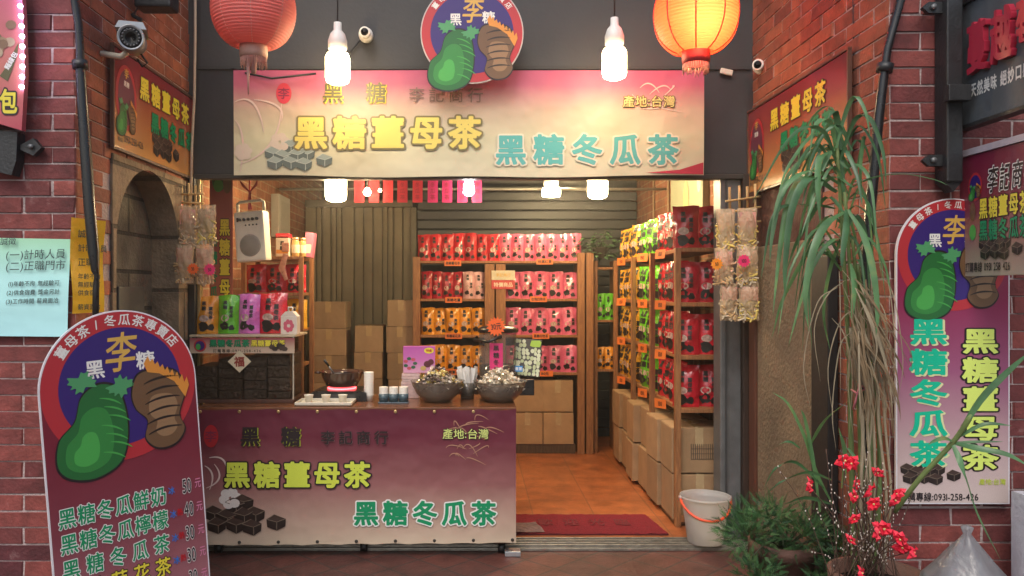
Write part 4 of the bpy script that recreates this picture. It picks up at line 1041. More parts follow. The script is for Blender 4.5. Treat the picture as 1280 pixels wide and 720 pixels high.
m = MB(); m.tube([P(244, -80, 4.69), P(244, 40, 4.69), P(243, 120, 4.69), P(240, 180, 4.68), P(238, 260, 4.66)], .008, 8); tag(m.build('conduit', mat('pale_conduit', (.45, .36, .28), .5)), 'thin pale conduit running down the left edge of the shutter box', 'conduit')
m = MB(); m.tube([P(1068, -60, 3.5), P(1069, 60, 3.5), P(1071, 200, 3.5), P(1072, 330, 3.5)], .010, 8); tag(m.build('conduit', BLACK), 'black conduit on the right reveal beside the glossy sign', 'conduit')

# ---- red paper strips under the banner
RP = mat('red_paper', (.62, .025, .045), .55, .08, 20, .1, 20)
RPP = mat('red_paper_pinkish', (.62, .02, .10), .55, .08, 20, .1, 20)
first = None
for k, u in enumerate((449, 467.5, 485, 503, 522, 541, 559, 578, 596)):
    lab = ORD[k] + ' from the left of the red paper price strips hung under the banner'
    w, h = .0665, .225
    if k == 0:
        first = thing('paper_strip', lab, 'paper strip', P(u, 210, 5.2), group='red paper strips under the banner')
        m = MB(); m.smooth = True; vs = [(x * w / 2, .004 * math.sin(j * .7), -h * j / 6) for j in range(7) for x in (-1, 0, 1)]
        m.add(vs, [(j * 3 + i, (j + 1) * 3 + i, (j + 1) * 3 + i + 1, j * 3 + i + 1) for j in range(6) for i in range(2)]); m.f = [f for f in m.f]; m.build('sheet', RP, first)
        m = MB(); text(m, '黑糖冬瓜茶', 0, -.03, .034, -.008, off=.01, gap=.006, vertical=True); m.build('handwriting', mat('strip_ink', (.34, .012, .025), .5, 0), first)
    else:
        q = dup(first, P(u, 210, 5.2), (0, 0, rad(R.uniform(-9, 9))), lab)
        if k > 4:
            for ch in COL.objects:
                if ch.parent == q and ch.name.startswith('sheet'): ch.data = ch.data.copy(); ch.data.materials[0] = RPP
m = MB(); m.tube([P(380, 210, 5.2), P(612, 209, 5.2), P(760, 205, 5.2)], .003, 5); tag(m.build('wire', BLACK), 'thin wire the red paper strips hang from', 'wire')
m = MB(); m.tube([(XL + .05, 6.8, 2.36), (XR - .02, 6.8, 2.36)], .012, 8); tag(m.build('ceiling_rail', mat('rail_grey', (.3, .3, .27), .4, metal=.5)), 'thin grey rail crossing the shop below the ceiling', 'rail')

# ================================================================== TEA POUCHES
def film(name, col, rough=.2): return mat(name, col, rough, .14, 14, .6, 26, coat=.8, each=.14)
FILMS = {'red': film('pouch_red', (.55, .015, .03)), 'deep red': film('pouch_deep_red', (.42, .012, .03)), 'pink': film('pouch_pink', (.66, .13, .24)), 'pale pink': film('pouch_pale_pink', (.72, .42, .42)),
         'orange': film('pouch_orange', (.68, .27, .02)), 'green': film('pouch_green', (.12, .50, .02)), 'purple': film('pouch_purple', (.50, .12, .40)), 'yellow': film('pouch_yellow', (.74, .38, .03))}
PRINTW = mat('pouch_window', (.50, .36, .30), .15, .5, 60, .2, 80)
def pouch_depth(u, t, T, k):
    b = .85 + .35 * math.sin(math.pi * min(1, t * 1.25)) if t < .8 else (.85 + .35 * 0) * max(0, (1 - t) / .2) + .04
    e = (1 - abs(u) ** 2.6)
    return T * (b * (e * .92 + .04)) + .0022 * math.sin(7 * u + 5 * t + k) * e + .0022 * math.sin(13 * t - 4 * u + 2 * k)
PM = {}
def pouch_mesh(w, h, T, k, style):
    key = (w, h, k, style)
    if key in PM: return PM[key]
    nx, nz = 12, 16; m = MB(); m.smooth = True; rr = random.Random(k)
    f = lambda u, t: pouch_depth(u, t, T, k)
    X = lambda u, t: u * w / 2 * (1 - .05 * math.sin(math.pi * t)) ; Z = lambda u, t: t * h + .003 * math.sin(3 * u + k) * (t > .9)
    vs = [(X(-1 + 2 * i / nx, j / nz), -f(-1 + 2 * i / nx, j / nz), Z(-1 + 2 * i / nx, j / nz)) for j in range(nz + 1) for i in range(nx + 1)]
    q = [(j * (nx + 1) + i, j * (nx + 1) + i + 1, (j + 1) * (nx + 1) + i + 1, (j + 1) * (nx + 1) + i) for j in range(nz) for i in range(nx)]
    m.add(vs, q); m.add([(a, -b, c) for a, b, c in vs], [p_[::-1] for p_ in q])
    o = m.build('pouch', FILMS['red']); body = o.data; bpy.data.objects.remove(o)
    pr_ = MB(); sk = MB(); win = MB()
    if style == 'gift':
        put(pr_, '黑', -.12 * w, .80 * h, .20 * w, 0, .03); put(pr_, '糖', -.12 * w, .80 * h - .22 * w, .20 * w, 0, .03)
        for j, c in enumerate('薑母茶'): put(pr_, c, .17 * w, .66 * h - j * .19 * w, .18 * w, 0, .03)
        blobs = ((-.14, .20, .20), (.19, .16, .13))
    else:
        put(pr_, '黑', -.10 * w, .84 * h, .24 * w, 0, .04); put(pr_, '糖', -.10 * w, .84 * h - .27 * w, .24 * w, 0, .04)
        for j, c in enumerate('薑茶'): put(pr_, c, .20 * w, .54 * h - j * .24 * w, .22 * w, 0, .04)
        blobs = ((-.17, .22, .19), (.22, .15, .14))
    for bx, bz, br in blobs:
        pts = [(bx * w + br * w * (1 + .28 * rr.uniform(-1, 1)) * math.cos(a), bz * h + br * w * (1 + .28 * rr.uniform(-1, 1)) * math.sin(a)) for a in [x * math.pi / 6 for x in range(12)]]
        pr_.add([(a, 0, b) for a, b in pts], [tuple(range(12))])
    wp = disc(-.12 * w, .40 * h, .20 * w, .09 * h, n=14); win.add([(a, 0, b) for a, b in wp], [tuple(range(14))])
    t = MB(); 
    def lay(src, mi, lift):
        t.mi = mi; vs = []
        for x, y, z in src.v:
            tt = min(max(z / h, 0), 1); uu = max(-.98, min(.98, x / (w / 2))); vs.append((x, -f(uu, tt) - lift, z))
        t.add(vs, src.f)
    lay(pr_, 0, .0030); lay(win, 1, .0018)
    o = t.build('pouch_print', [INK, PRINTW]); prn = o.data; bpy.data.objects.remove(o)
    PM[key] = (body, prn); return PM[key]
BODY = {}
def pouch(loc, col, w, h, rz, label, group, k=0, style='plain', T=.030, tilt=0):
    body, prn = pouch_mesh(w, h, T, k % 3, style); kk = (body.name, col)
    if kk not in BODY:
        b = body.copy(); b.materials.clear(); b.materials.append(FILMS[col]); BODY[kk] = b
    o = bpy.data.objects.new('tea_pouch', BODY[kk]); COL.objects.link(o); o.location = loc; o.rotation_euler = (tilt, 0, rz)
    p_ = bpy.data.objects.new('printed_label', prn); COL.objects.link(p_); p_.parent = o
    return tag(o, label, 'tea pouch', group)

# ---- back rack: two bays of four shelves
BR = 7.18
xb = lambda u: (u - U0) * BR / F; zb = lambda v: H - (v - V0) * BR / F
def rack(name, label, loc, rz=0): return thing(name, label, 'shelf rack', loc, (0, 0, rz))
br = rack('shelf_rack', 'wooden rack of red pink and orange pouches at the back of the shop', (0, BR, 0))
shz = [zb(v) for v in (326, 373.5, 419, 466)]
for u0, u1, z1 in ((516, 525, 325), (606, 618, 373), (620, 632, 373), (722, 731, 320), (733, 742, 320)):
    m = MB(); m.box((xb(u0), 0, .03), (xb(u1), .30, zb(z1 - 4) if u0 > 700 or u0 < 530 else shz[0] - .03), .003); m.build('post', WOOD, br)
for i, z in enumerate(shz):
    if i == 0: spans = ((524.6, 731),)
    else: spans = ((525.2, 605.8), (632.2, 721.8))
    for u0, u1 in spans:
        m = MB(); m.box((xb(u0), .01, z - .022), (xb(u1), .30, z), .002); m.build('shelf', WOOD, br)
m = MB(); m.box((xb(525.2), .304, .04), (xb(721.8), .315, shz[0] - .03)); m.build('back_panel', mat('rack_back', (.05, .04, .035), .8), br)
rowname = ['top', 'second', 'third', 'lowest']
def row(cols, u0, u1, zi, y, bay, h=.245):
    n = len(cols)
    for k, c in enumerate(cols):
        u = u0 + (u1 - u0) * (k + .5) / n
        w = min(.150, (u1 - u0) / n * BR / F * 1.10)
        pouch((xb(u), BR + y + .012 * (k % 2), shz[zi]), c, w, h * R.uniform(.97, 1.02), rad(R.uniform(-11, 11)), '%s pouch, %s from the left, %s row of the back rack%s' % (c, ORD[k], rowname[zi], bay), 'pouches on the back rack', k, tilt=rad(R.uniform(-7, 1)))
row(['red'] * 7 + ['deep red'] * 0 + ['pink'] * 7, 522, 728, 0, .07, '', .25)
row(['deep red'] * 4 + ['pale pink'] * 2, 526, 606, 1, .07, ', left bay')
row(['pink'] * 5, 633, 722, 1, .07, ', right bay')
row(['orange'] * 5, 526, 606, 2, .07, ', left bay')
row(['pink'] * 5, 633, 722, 2, .07, ', right bay')
row(['orange'] * 5, 526, 606, 3, .07, ', left bay')
row(['pink'] * 5, 633, 722, 3, .07, ', right bay')
# price cards
PC = mat('price_orange', (.72, .17, .03), .5, .06, 30)
def card(loc, w, h, rz, label, st, group='orange price cards', tilt=0, mt=None):
    o = thing('price_card', label, 'price card', loc, (tilt, 0, rz), group)
    m = MB(); m.box((-w / 2, 0, -h / 2), (w / 2, .002, h / 2)); m.build('card', mt or PC, o)
    m = MB(); text(m, st, 0, 0, h * .62, -.0012, off=.02, anchor='c', sx=min(1, w * .86 / (h * .62 * len(st)))); m.build('handwriting', INK, o); return o
for k, (u, v, rn) in enumerate(((566, 329, 'left card on the top shelf'), (681, 327, 'right card on the top shelf'), (567, 375, 'left card on the second shelf'), (673, 374, 'right card on the second shelf'), (567, 420, 'left card on the third shelf'), (676, 420, 'right card on the third shelf'), (565, 465, 'left card on the lowest shelf'), (681, 467, 'right card on the lowest shelf'))):
    card((xb(u), BR - .004, zb(v)), .15, .05, rad(R.uniform(-4, 4)), 'orange price card, ' + rn + ' of the back rack', ['黑糖薑母茶', '桂圓紅棗', '黑糖老薑', '玫瑰四物茶', '黑糖菊花茶', '黑糖四物茶', '黑糖薑茶', '180元'][k])
sg = thing('shop_plate', 'cream plate over red characters at the middle of the back rack', 'plate', (xb(629), BR - .006, zb(350)))
m = MB(); m.box((-.105, -.0, .0), (.105, .006, .085), .002); m.build('upper_plate', mat('plate_cream', (.55, .50, .38), .4), sg)
m = MB(); text(m, '李記商行', 0, .045, .034, -.0012, off=.01, anchor='c'); m.build('lettering', I_GOLD, sg)
m = MB(); m.box((-.105, 0, -.082), (.105, .005, -.003), .002); m.build('lower_plate', mat('plate_red', (.50, .06, .06), .4), sg)
m = MB(); text(m, '特價商品', 0, -.042, .043, -.0012, off=.02, anchor='c'); m.build('lettering', I_CRE, sg)

# ---- corner rack between the back rack and the right racks
cr = rack('shelf_rack', 'dim corner rack with green pouches under the trailing plant', (0, 7.25, 0))
xc = lambda u: (u - U0) * 7.25 / F; zc = lambda v: H - (v - V0) * 7.25 / F
for u in (745, 771):
    m = MB(); m.box((xc(u) - .015, 0, .03), (xc(u) + .015, .3, zc(326)), .003); m.build('post', WOOD, cr)
for v in (334, 400, 462):
    m = MB(); m.box((xc(745) + .0155, .01, zc(v) - .02), (xc(771) - .0155, .30, zc(v)), .002); m.build('shelf', WOOD, cr)
for k, u in enumerate((753, 763)): pouch((xc(u), 7.33, zc(400)), 'green', .10, .24, 0, 'green pouch, %s of the two on the dim corner rack' % ('left', 'right')[k], 'pouches on the corner rack', k)
for k, u in enumerate((753, 763)): pouch((xc(u), 7.33, zc(462)), 'orange', .10, .20, 0, 'orange pouch, %s of the two low on the dim corner rack' % ('left', 'right')[k], 'pouches on the corner rack', k)

# ---- right racks: three bays along the wall
xr = 1.262
rk = rack('shelf_rack', 'long wooden rack of red green and yellow pouches along the side wall', (0, 0, 0))
posts = [4.96, 5.66, 6.32, 7.12]
RZ = [1.765, 1.425, 1.095, .765]
for d in posts:
    for x0_, x1_ in ((xr, xr + .035), (1.575, 1.61)):
        m = MB(); m.box((x0_, d, .03), (x1_, d + .045, RZ[0] - .001), .003); m.build('post', WOOD, rk)
for z in RZ:
    m = MB(); m.box((xr + .036, posts[0] + .002, z - .025), (1.574, posts[3] + .043, z), .002); m.build('shelf', WOOD, rk)
for z in (.20,):
    m = MB(); m.box((xr + .036, posts[0] + .01, .06), (1.574, posts[0] + .04, .10), .002); m.build('foot_rail', WOOD, rk)
rn = ['top', 'second', 'third', 'lowest']
for i, z in enumerate(RZ):
    for (d0, d1, c, n) in ((5.80, 6.30, 'green', 4), (6.40, 7.10, 'yellow', 5), (5.20, 5.66, 'red', 3)):
        for k in range(n):
            d = d0 + (d1 - d0) * (k + .5) / n
            pouch((xr + .10 + .010 * (k % 2), d, z), c, .19, .262 * R.uniform(.97, 1.03), rad(-66 + R.uniform(-8, 8)), '%s %s pouch from the front in the %s row of the long side rack' % (ORD[k], c, rn[i]), 'pouches on the long side rack', k, 'plain', .046)
    for k, x in enumerate((1.355, 1.505)):
        pouch((x, 5.07 + .02 * k, z), 'red' if i != 1 else 'deep red', .165, (.27, .255, .258, .262)[i], rad(R.uniform(-14, 2) - 6), '%s red pouch facing the street in the %s row of the long side rack' % (('left', 'right')[k], rn[i]), 'street facing pouches on the long side rack', i + k, 'gift', .040)
for i, z in enumerate(RZ):
    for k, (d, c) in enumerate(((5.35, 'red'), (6.05, 'green'), (6.85, 'yellow'))):
        if i == 3 and k == 3: continue
        card((xr - .004, d - (.0, .14, .1)[k], z - .022), .105, .062, rad(-62 + R.uniform(-8, 8)), 'orange price card below the %s pouches in the %s row of the long side rack' % (c, rn[i]), '150', tilt=rad(R.uniform(-8, 4)))

# ---- cardboard boxes
BC = mat('box_print', (.10, .07, .045), .8, 0)
def carton(loc, w, dp, h, label, group, rz=0, print_side=None, mt=None):
    o = thing('cardboard_box', label, 'cardboard box', loc, (0, 0, rz), group)
    m = MB(); m.box((-w / 2, -dp / 2, .001), (w / 2, dp / 2, h - .004), .004); m.build('carton', mt or CARD, o)
    m = MB(); m.box((-w / 2 + .004, -dp / 2 + .004, h - .0035), (w / 2 - .004, -.0015, h - .001)); m.box((-w / 2 + .004, .0015, h - .0035), (w / 2 - .004, dp / 2 - .004, h - .001)); m.build('top_flaps', mt or CARD, o)
    m = MB(); m.box((-.025, -dp / 2 - .0012, h * .6), (.025, -dp / 2 + .001, h - .002)); m.box((-.025, -dp / 2 - .0012, h - .0015), (.025, dp / 2 + .0012, h + .0004)); m.build('tape', TAPE, o)
    if print_side:
        m = MB(); y = -dp / 2 - .002; ww, hh = w * .5, h * .34
        for k in range(13): m.flat([(w * .02 + ww * k / 13 - ww * .35, h * .3), (w * .02 + ww * (k + .45) / 13 - ww * .35, h * .3), (w * .02 + ww * (k + .45) / 13 - ww * .35, h * .3 + hh), (w * .02 + ww * k / 13 - ww * .35, h * .3 + hh)], y)
        for zz in (.3, .42, .53): m.flat([(w * .02 - ww * .35, h * zz), (w * .02 + ww * .63, h * zz), (w * .02 + ww * .63, h * zz + .004), (w * .02 - ww * .35, h * zz + .004)], y - .0006)
        m.build('printed_grid', BC, o)
    return o
nb = 6
for i in range(nb):
    d = 5.17 + i * .335
    for lv in range(2):
        w = .345; z = .062 + lv * .292
        if i == 5 and lv == 1: pass
        carton((1.425 + R.uniform(-.015, .015) - .03 * (i % 2), d, z), w, .30, .285, '%s cardboard box, %s from the front under the long side rack' % (('lower', 'upper')[lv], ORD[i]), 'boxes under the long side rack', rad(R.uniform(-2, 2)), print_side=(i == 0))
o = MB(); o.box((1.27, 5.0, .0305), (1.60, 7.05, .0605), .003); tag(o.build('low_pallet', wood_mat('pallet', (.1, .06, .03), (.06, .035, .02))), 'dark low plank the boxes under the long side rack stand on', 'plank')
for i, u in enumerate((660, 698)):
    for lv in range(2):
        carton((xb(u) , BR + .16, .115 + lv * .292), .272, .28, .285, '%s box of the %s stack under the back rack' % (('lower', 'upper')[lv], ('left', 'right')[i]), 'boxes under the back rack', rad(R.uniform(-1.5, 1.5)))
o = MB(); o.box((xb(633), BR + .03, .0305), (xb(720), BR + .29, .114), .003); tag(o.build('low_pallet', MATS['pallet']), 'dark low plank the boxes under the back rack stand on', 'plank')
for i, (u, w, tops) in enumerate(((411, .31, (.245, .245, .245, .3, .3)), (461, .255, (.24, .24, .30, .3)), (501, .245, (.24, .24, .24, .3, .3)))):
    z = .031
    n = len(tops); seq = list(tops)[::-1]; D = 7.25; zt_ = H - ((377, 407, 375)[i] - V0) * D / F
    tot = sum(seq); base = zt_ - tot; 
    st_ = MB(); st_.box(((u - U0) * D / F - w / 2, D - .01, .0305), ((u - U0) * D / F + w / 2, D + .31, base - .001), .003); tag(st_.build('low_pallet', MATS['pallet']), 'dark plank base under the %s box stack by the folding shutter' % ('left', 'middle', 'right')[i], 'plank')
    z = base
    for k, h in enumerate(seq):
        carton(((u - U0) * D / F + R.uniform(-.006, .006), D + .15, z), w, .30, h, '%s box from the bottom of the %s stack by the folding shutter' % (ORD[k], ('left', 'middle', 'right')[i]), 'boxes stacked by the folding shutter', rad(R.uniform(-3, 3)), mt=CARD2); z += h
# ================================================================== COUNTER AND WHAT STANDS ON IT
CT = .842
ct = thing('counter', 'low shop counter with a glossy brown wooden top behind the maroon banner', 'counter', (0, 0, 0))
m = MB(); m.box((-1.56, 4.50, CT - .03), (.25, 5.06, CT), .005); m.build('countertop', wood_mat('counter_wood', (.20, .075, .03), (.11, .04, .018), .22, (1.5, 10, 10)), ct)
m = MB(); m.box((-1.54, 4.53, .12), (.235, 5.04, CT - .031), .004); m.build('body', mat('counter_body', (.035, .025, .022), .7), ct)
for x, y in ((-1.45, 4.58), (-.62, 4.60), (.17, 4.58), (-1.45, 4.98), (.17, 4.98)):
    m = MB(); m.box((x - .05, y - .04, .062), (x + .05, y + .04, .119), .004); m.build('caster_bracket', mat('rusty', (.10, .05, .035), .7, .3, 30), ct)
    m = MB(); m.tube([(x - .02, y, .0305), (x + .02, y, .0305)], .030, 18); m.build('caster', BLACKP, ct)
o = MB(); o.box((.185, 4.50, .001), (.275, 4.575, .030), .004); tag(o.build('wheel_stop', mat('stop_steel', (.42, .44, .46), .3, metal=.7)), 'small shiny steel stop on the track at the counter corner', 'door stop')
o = paper('rag', 'dirty pinkish rag lying by the red mat at the counter corner', 'rag', [(.255, 4.80, .0475), (.44, 4.82, .0475), (.40, 5.02, .0475), (.25, 5.00, .0475)], mat('rag', (.20, .12, .11), .95, .3, 30, .6, 40), wav=.012)

# sugar brick cabinet
D0, D1, cx0, cx1 = 4.66, 5.00, -1.635, -1.040
cz1 = CT + .385
cb = thing('display_cabinet', 'clear acrylic cabinet of dark sugar blocks on the counter with a printed strip on top', 'display cabinet', (0, 0, 0))
m = MB(); m.box((cx0, D0, CT + .001), (cx1, D1, CT + .022), .003); m.build('base_tray', wood_mat('tray_dark', (.09, .035, .02), (.05, .02, .014)), cb)
ACR = clear_mat('acrylic', (.85, .8, .7), .93, .05, 0, body=.05)
m = MB(); 
for a, b in (((cx0, D0, CT + .023), (cx1, D0 + .004, cz1)), ((cx1 - .004, D0 + .005, CT + .023), (cx1, D1, cz1)), ((cx0, D0 + .005, CT + .023), (cx0 + .004, D1, cz1))): m.box(a, b)
m.build('clear_panels', ACR, cb)
for x in (cx0 - .004, cx1 - .004):
    m = MB(); m.box((x, D0 - .004, CT + .023), (x + .008, D0 - .0005, cz1)); m.build('edge_strip', mat('edge_clear', (.42, .38, .30), .2), cb)
m = MB(); m.box((cx0 - .01, D0 - .006, cz1 + .001), (cx1 + .012, D1, cz1 + .014), .003); m.build('top_shelf', mat('shelf_cream', (.45, .38, .26), .4), cb)
m = MB(); m.box((cx0 - .005, D0 - .012, cz1 - .092), (cx1 + .008, D0 - .0065, cz1 - .004)); st = m.build('printed_strip', ramp_mat('strip_ground', [(0, (.55, .44, .32)), (.45, (.45, .30, .22)), (1, (.26, .05, .07))], .3), cb)
def flatpart(name, fn, m_, parent, y):
    t = MB(); fn(t, y); return t.build(name, m_, parent)
zc_ = cz1 - .034
def two(a, b, c):
    t = MB(); text(t, a, cx0 + .11, zc_, .044, D0 - .0135, off=.06, sx=1.0, gap=.003); t.mi = 1; text(t, a, cx0 + .11, zc_, .044, D0 - .0142, off=.02, gap=.003); t.build('green_lettering', [INK, I_GRN], cb)
    t = MB(); text(t, b, cx0 + .35, zc_, .040, D0 - .0135, off=.07); t.mi = 1; text(t, b, cx0 + .35, zc_, .040, D0 - .0142, off=.02); t.build('yellow_lettering', [INK, I_YEL], cb)
    t = MB(); text(t, c, cx0 + .13, cz1 - .078, .022, D0 - .0135, off=.01, gap=.004); t.build('phone_lettering', INK, cb)
two('黑糖冬瓜茶', '黑糖薑母茶', '訂購專線:0931-258-426')
t = MB(); t.flat(disc(cx0 + .055, cz1 - .048, .036), D0 - .0135); t.mi = 1; t.flat(disc(cx0 + .055, cz1 - .048, .027), D0 - .0142); t.mi = 2; t.flat(disc(cx0 + .045, cz1 - .055, .014, .018), D0 - .0149); t.build('round_mark', [I_RING, I_PUR, I_MEL2], cb)
t = MB(); rr = random.Random(9)
for k in range(9): t.mi = k % 2; t.flat(disc(cx1 - .09 + rr.uniform(-.035, .05), cz1 - .05 + rr.uniform(-.02, .02), .02, .014, n=6), D0 - .0135 - k * .0003)
t.build('sugar_picture', [I_SUG, I_SUG2], cb)
SUG = mat('sugar_block', (.045, .028, .022), .55, .35, 28, .9, 45)
sx_ = cx0 + .012; hs = [.058, .072, .050]
cols_ = [(.135, 4.4), (.145, 5), (.135, 5), (.135, 5)]
for ci, (w, nn) in enumerate(cols_):
    z = CT + .023; k = 0
    lim = cz1 - (.10 if ci else .15)
    while z < lim - .03:
        h = min(rr.uniform(.045, .085), lim - z)
        m = MB(); m.box((sx_ + .002, D0 + .012 + rr.uniform(0, .008), z), (sx_ + w - .002, D1 - .02, z + h - .003), .006)
        bm = bmesh.new()
        me_ = m.build('sugar_block', SUG)
        tag(me_, '%s dark sugar block from the bottom in the %s column of the cabinet' % (ORD[k], ORD[ci]), 'sugar block', 'sugar blocks in the cabinet'); bm.free()
        z += h; k += 1
    sx_ += w + .004
dp = thing('diamond_tag', 'cream diamond tag with one red character on the cabinet front', 'tag', (cx0 + .285, D0 - .016, CT + .245), (0, 0, 0))
m = MB(); m.prism([(-.068, 0), (0, -.064), (.068, 0), (0, .064)], 0, .003); m.build('card', mat('diamond', (.62, .55, .38), .5), dp)
m = MB(); text(m, '福', 0, 0, .062, -.0012, off=.03, anchor='c'); m.build('lettering', ink('seal_dark', (.25, .03, .02)), dp)
zt = cz1 + .0145
for k, (c, x, w, ry) in enumerate((('orange', -1.575, .135, 10), ('green', -1.452, .125, 4), ('purple', -1.335, .135, -2), ('red', -1.195, .175, -4))):
    pouch((x, 4.76 + .012 * k, zt), c, w, .225 + .006 * k, rad(ry), c + ' tea pouch standing on top of the acrylic sugar cabinet', 'pouches on the cabinet', k, 'gift', .034, rad(-4))
tb = thing('tissue_box', 'small white carton with a pink flower on the cabinet top', 'carton', (-1.075, 4.74, zt), (0, 0, rad(-8)))
m = MB(); m.box((-.05, -.03, 0), (.05, .03, .105), .004); m.prism([(-.05, .1055), (.05, .1055), (.02, .135), (-.02, .135)], -.028, .028); m.build('carton', mat('carton_white', (.66, .58, .50), .5, .06), tb)
m = MB(); m.tube([(-.012, 0, .135), (-.012, 0, .158), (.012, 0, .158), (.012, 0, .135)], .006, 6); m.build('handle', mat('carton_white2', (.7, .66, .6), .5), tb)
m = MB()
for k in range(7): a = k * .9; m.flat(disc(.022 * math.cos(a), .05 + .024 * math.sin(a), .012, .016, n=9), -.0312 - k * 2e-4)
m.build('flower_print', ink('flower_pink', (.55, .10, .16)), tb)

# tray, cups, cooker, pot
def cup(loc, name, label, group, r=.022, h=.042):
    o = MB(); o.lathe([(r * .7, 0), (r, h), (r * 1.07, h + .002), (r * .93, h - .001), (r * .64, .004), (.001, .004)], 20); q = o.build(name, mat('paper_cup', (.72, .68, .60), .5, .04), None, loc); return tag(q, label, 'cup', group)
ty = thing('serving_tray', 'cream plastic serving tray at the left end of the counter top', 'tray', (-.845, 4.63, CT))
m = MB(); m.box((-.155, -.085, .001), (.155, .085, .010), .003); m.build('tray_bottom', CREAM, ty)
m = MB()
for a, b in (((-.162, -.093, .006), (.162, -.0855, .022)), ((-.162, .0855, .006), (.162, .093, .022)), ((-.162, -.085, .006), (-.1555, .085, .022)), ((.1555, -.085, .006), (.162, .085, .022))): m.box(a, b, .003)
m.build('rim', CREAM, ty)
for k, x in enumerate((-.945, -.845, -.748)): cup((x, 4.63, CT + .0105), 'paper_cup', ('left', 'middle', 'right')[k] + ' of the three small white paper cups on the cream tray', 'cups on the tray', .026, .042)
ck = thing('induction_cooker', 'black induction cooker with a red glow under the brown pot', 'cooker', (-.79, 4.86, CT))
m = MB(); m.prism([(-.165, .001), (.165, .001), (.165, .05), (.13, .062), (-.13, .062), (-.165, .05)], -.13, .13); m.build('body', BLACKP, ck)
m = MB(); m.lathe([(.085, .0), (.088, .006), (.075, .008)], 32, (0, 0, .0625)); m.build('glowing_ring', emit('ring_glow', (1, .05, .06), 3.0), ck)
m = MB(); m.box((-.10, -.134, .015), (.10, -.1305, .045)); m.build('control_panel', mat('panel_dk', (.05, .05, .055), .2), ck)
pt = thing('cooking_pot', 'brown glass pot of dark syrup on the induction cooker', 'pot', (-.79, 4.86, CT + .071))
m = MB(); m.lathe([(.075, 0), (.095, .012), (.118, .06), (.128, .092), (.134, .098), (.124, .094), (.112, .058), (.09, .018), (.001, .010)], 36); m.build('bowl', mat('brown_glass', (.075, .035, .025), .12, .1, coat=.5), pt)
m = MB(); m.lathe([(.001, .078), (.118, .078)], 30); m.build('syrup', mat('syrup', (.03, .012, .008), .08, 0), pt)
for sx in (-1, 1):
    m = MB(); m.tube([(sx * .128, -.02, .088), (sx * .158, -.018, .092), (sx * .158, .018, .092), (sx * .128, .02, .088)], .007, 8); m.build('handle', mat('brown_glass', (.075, .035, .025), .12), pt)
ld = thing('ladle', 'black handled ladle leaning out of the brown pot', 'ladle', (-.79, 4.86, CT + .071))
m = MB(); m.tube([(-.045, -.02, .085), (-.075, -.03, .13)], .005, 8); m.build('shaft', STEEL, ld)
m = MB(); m.tube([(-.0755, -.03, .131), (-.10, -.04, .168)], [.007, .009], 8); m.build('grip', BLACKP, ld)
m = MB(); m.lathe([(.001, -.02), (.02, -.015), (.028, .0)], 16, (-.03, -.015, .086)); m.build('scoop', STEEL, ld)
x = (461 - U0) * 4.78 / F
sk = thing('cup_stack', 'tall stack of white paper cups beside the cooker', 'cup stack', (x, 4.78, CT))
m = MB(); prof = [(.026, 0)]
for k in range(15): prof += [(.0265 + .0012, .03 + k * .0095), (.030, .036 + k * .0095), (.0285, .038 + k * .0095)]
m.lathe(prof + [(.024, prof[-1][1]), (.02, prof[-1][1] - .03), (.001, prof[-1][1] - .03)], 24); m.build('cups', mat('paper_cup', (.72, .68, .60), .5, .04), sk)
hd = thing('cup_holder', 'open dark wire holder carrying three short stacks of white cups', 'cup holder', ((492 - U0) * 4.68 / F, 4.68, CT))
m = MB(); m.box((-.088, -.038, .001), (.088, .038, .008), .003); m.build('base_plate', mat('holder_blue', (.10, .14, .17), .3), hd)
for k in range(3):
    m = MB(); m.lathe([(.028, .0085), (.030, .055), (.0285, .055), (.0265, .0085)], 20, ((k - 1) * .058, 0, 0)); m.build('sleeve', clear_mat('blue_sleeve', (.25, .42, .50), .35, .2, 0), hd)
for k in range(3):
    m = MB(); prof = [(.022, 0)]
    for q in range(6): prof += [(.0255, .045 + q * .007), (.0275, .049 + q * .007), (.026, .050 + q * .007)]
    m.lathe(prof + [(.02, prof[-1][1]), (.001, prof[-1][1] - .02)], 20)
    tag(m.build('cup_stack', mat('paper_cup', (.72, .68, .60), .5, .04), None, ((492 - U0) * 4.68 / F + (k - 1) * .058, 4.68, CT + .0088)), ('left', 'middle', 'right')[k] + ' short stack of white cups in the dark holder', 'cup stack', 'cup stacks in the holder')
# promo box on a stack of leaflets
lx, ly_ = (524 - U0) * 4.93 / F, 4.93
pf = thing('leaflet_stack', 'stack of pale pink leaflets under the purple promotion box', 'leaflets', (lx - .05, ly_ - .01, CT))
m = MB()
for k in range(9): j = R.uniform(-.004, .004); m.box((-.055 + j, -.04, .001 + k * .0165), (.055 + j, .04, .016 + k * .0165), .001)
m.build('leaflets', mat('leaflet', (.58, .42, .40), .6, .2, 40), pf)
pb = thing('promotion_box', 'pinkish purple promotion box with small flowers standing behind the dark candies bowl', 'box', (lx, ly_, CT + .150), (0, 0, rad(3)))
m = MB(); m.box((-.098, -.018, .001), (.098, .018, .165), .003); m.build('box', ramp_mat('promo', [(0, (.60, .34, .46)), (.5, (.55, .16, .44)), (1, (.48, .10, .40))], .3), pb)
m = MB()
for k in range(7): a = k * .9; m.mi = k % 2; m.flat(disc(-.055 + .03 * math.cos(a), .06 + .03 * math.sin(a), .014, .010, n=8), -.019 - k * 2e-4)
m.build('flower_print', [ink('promo_green', (.03, .12, .06)), ink('promo_red', (.5, .08, .12))], pb)
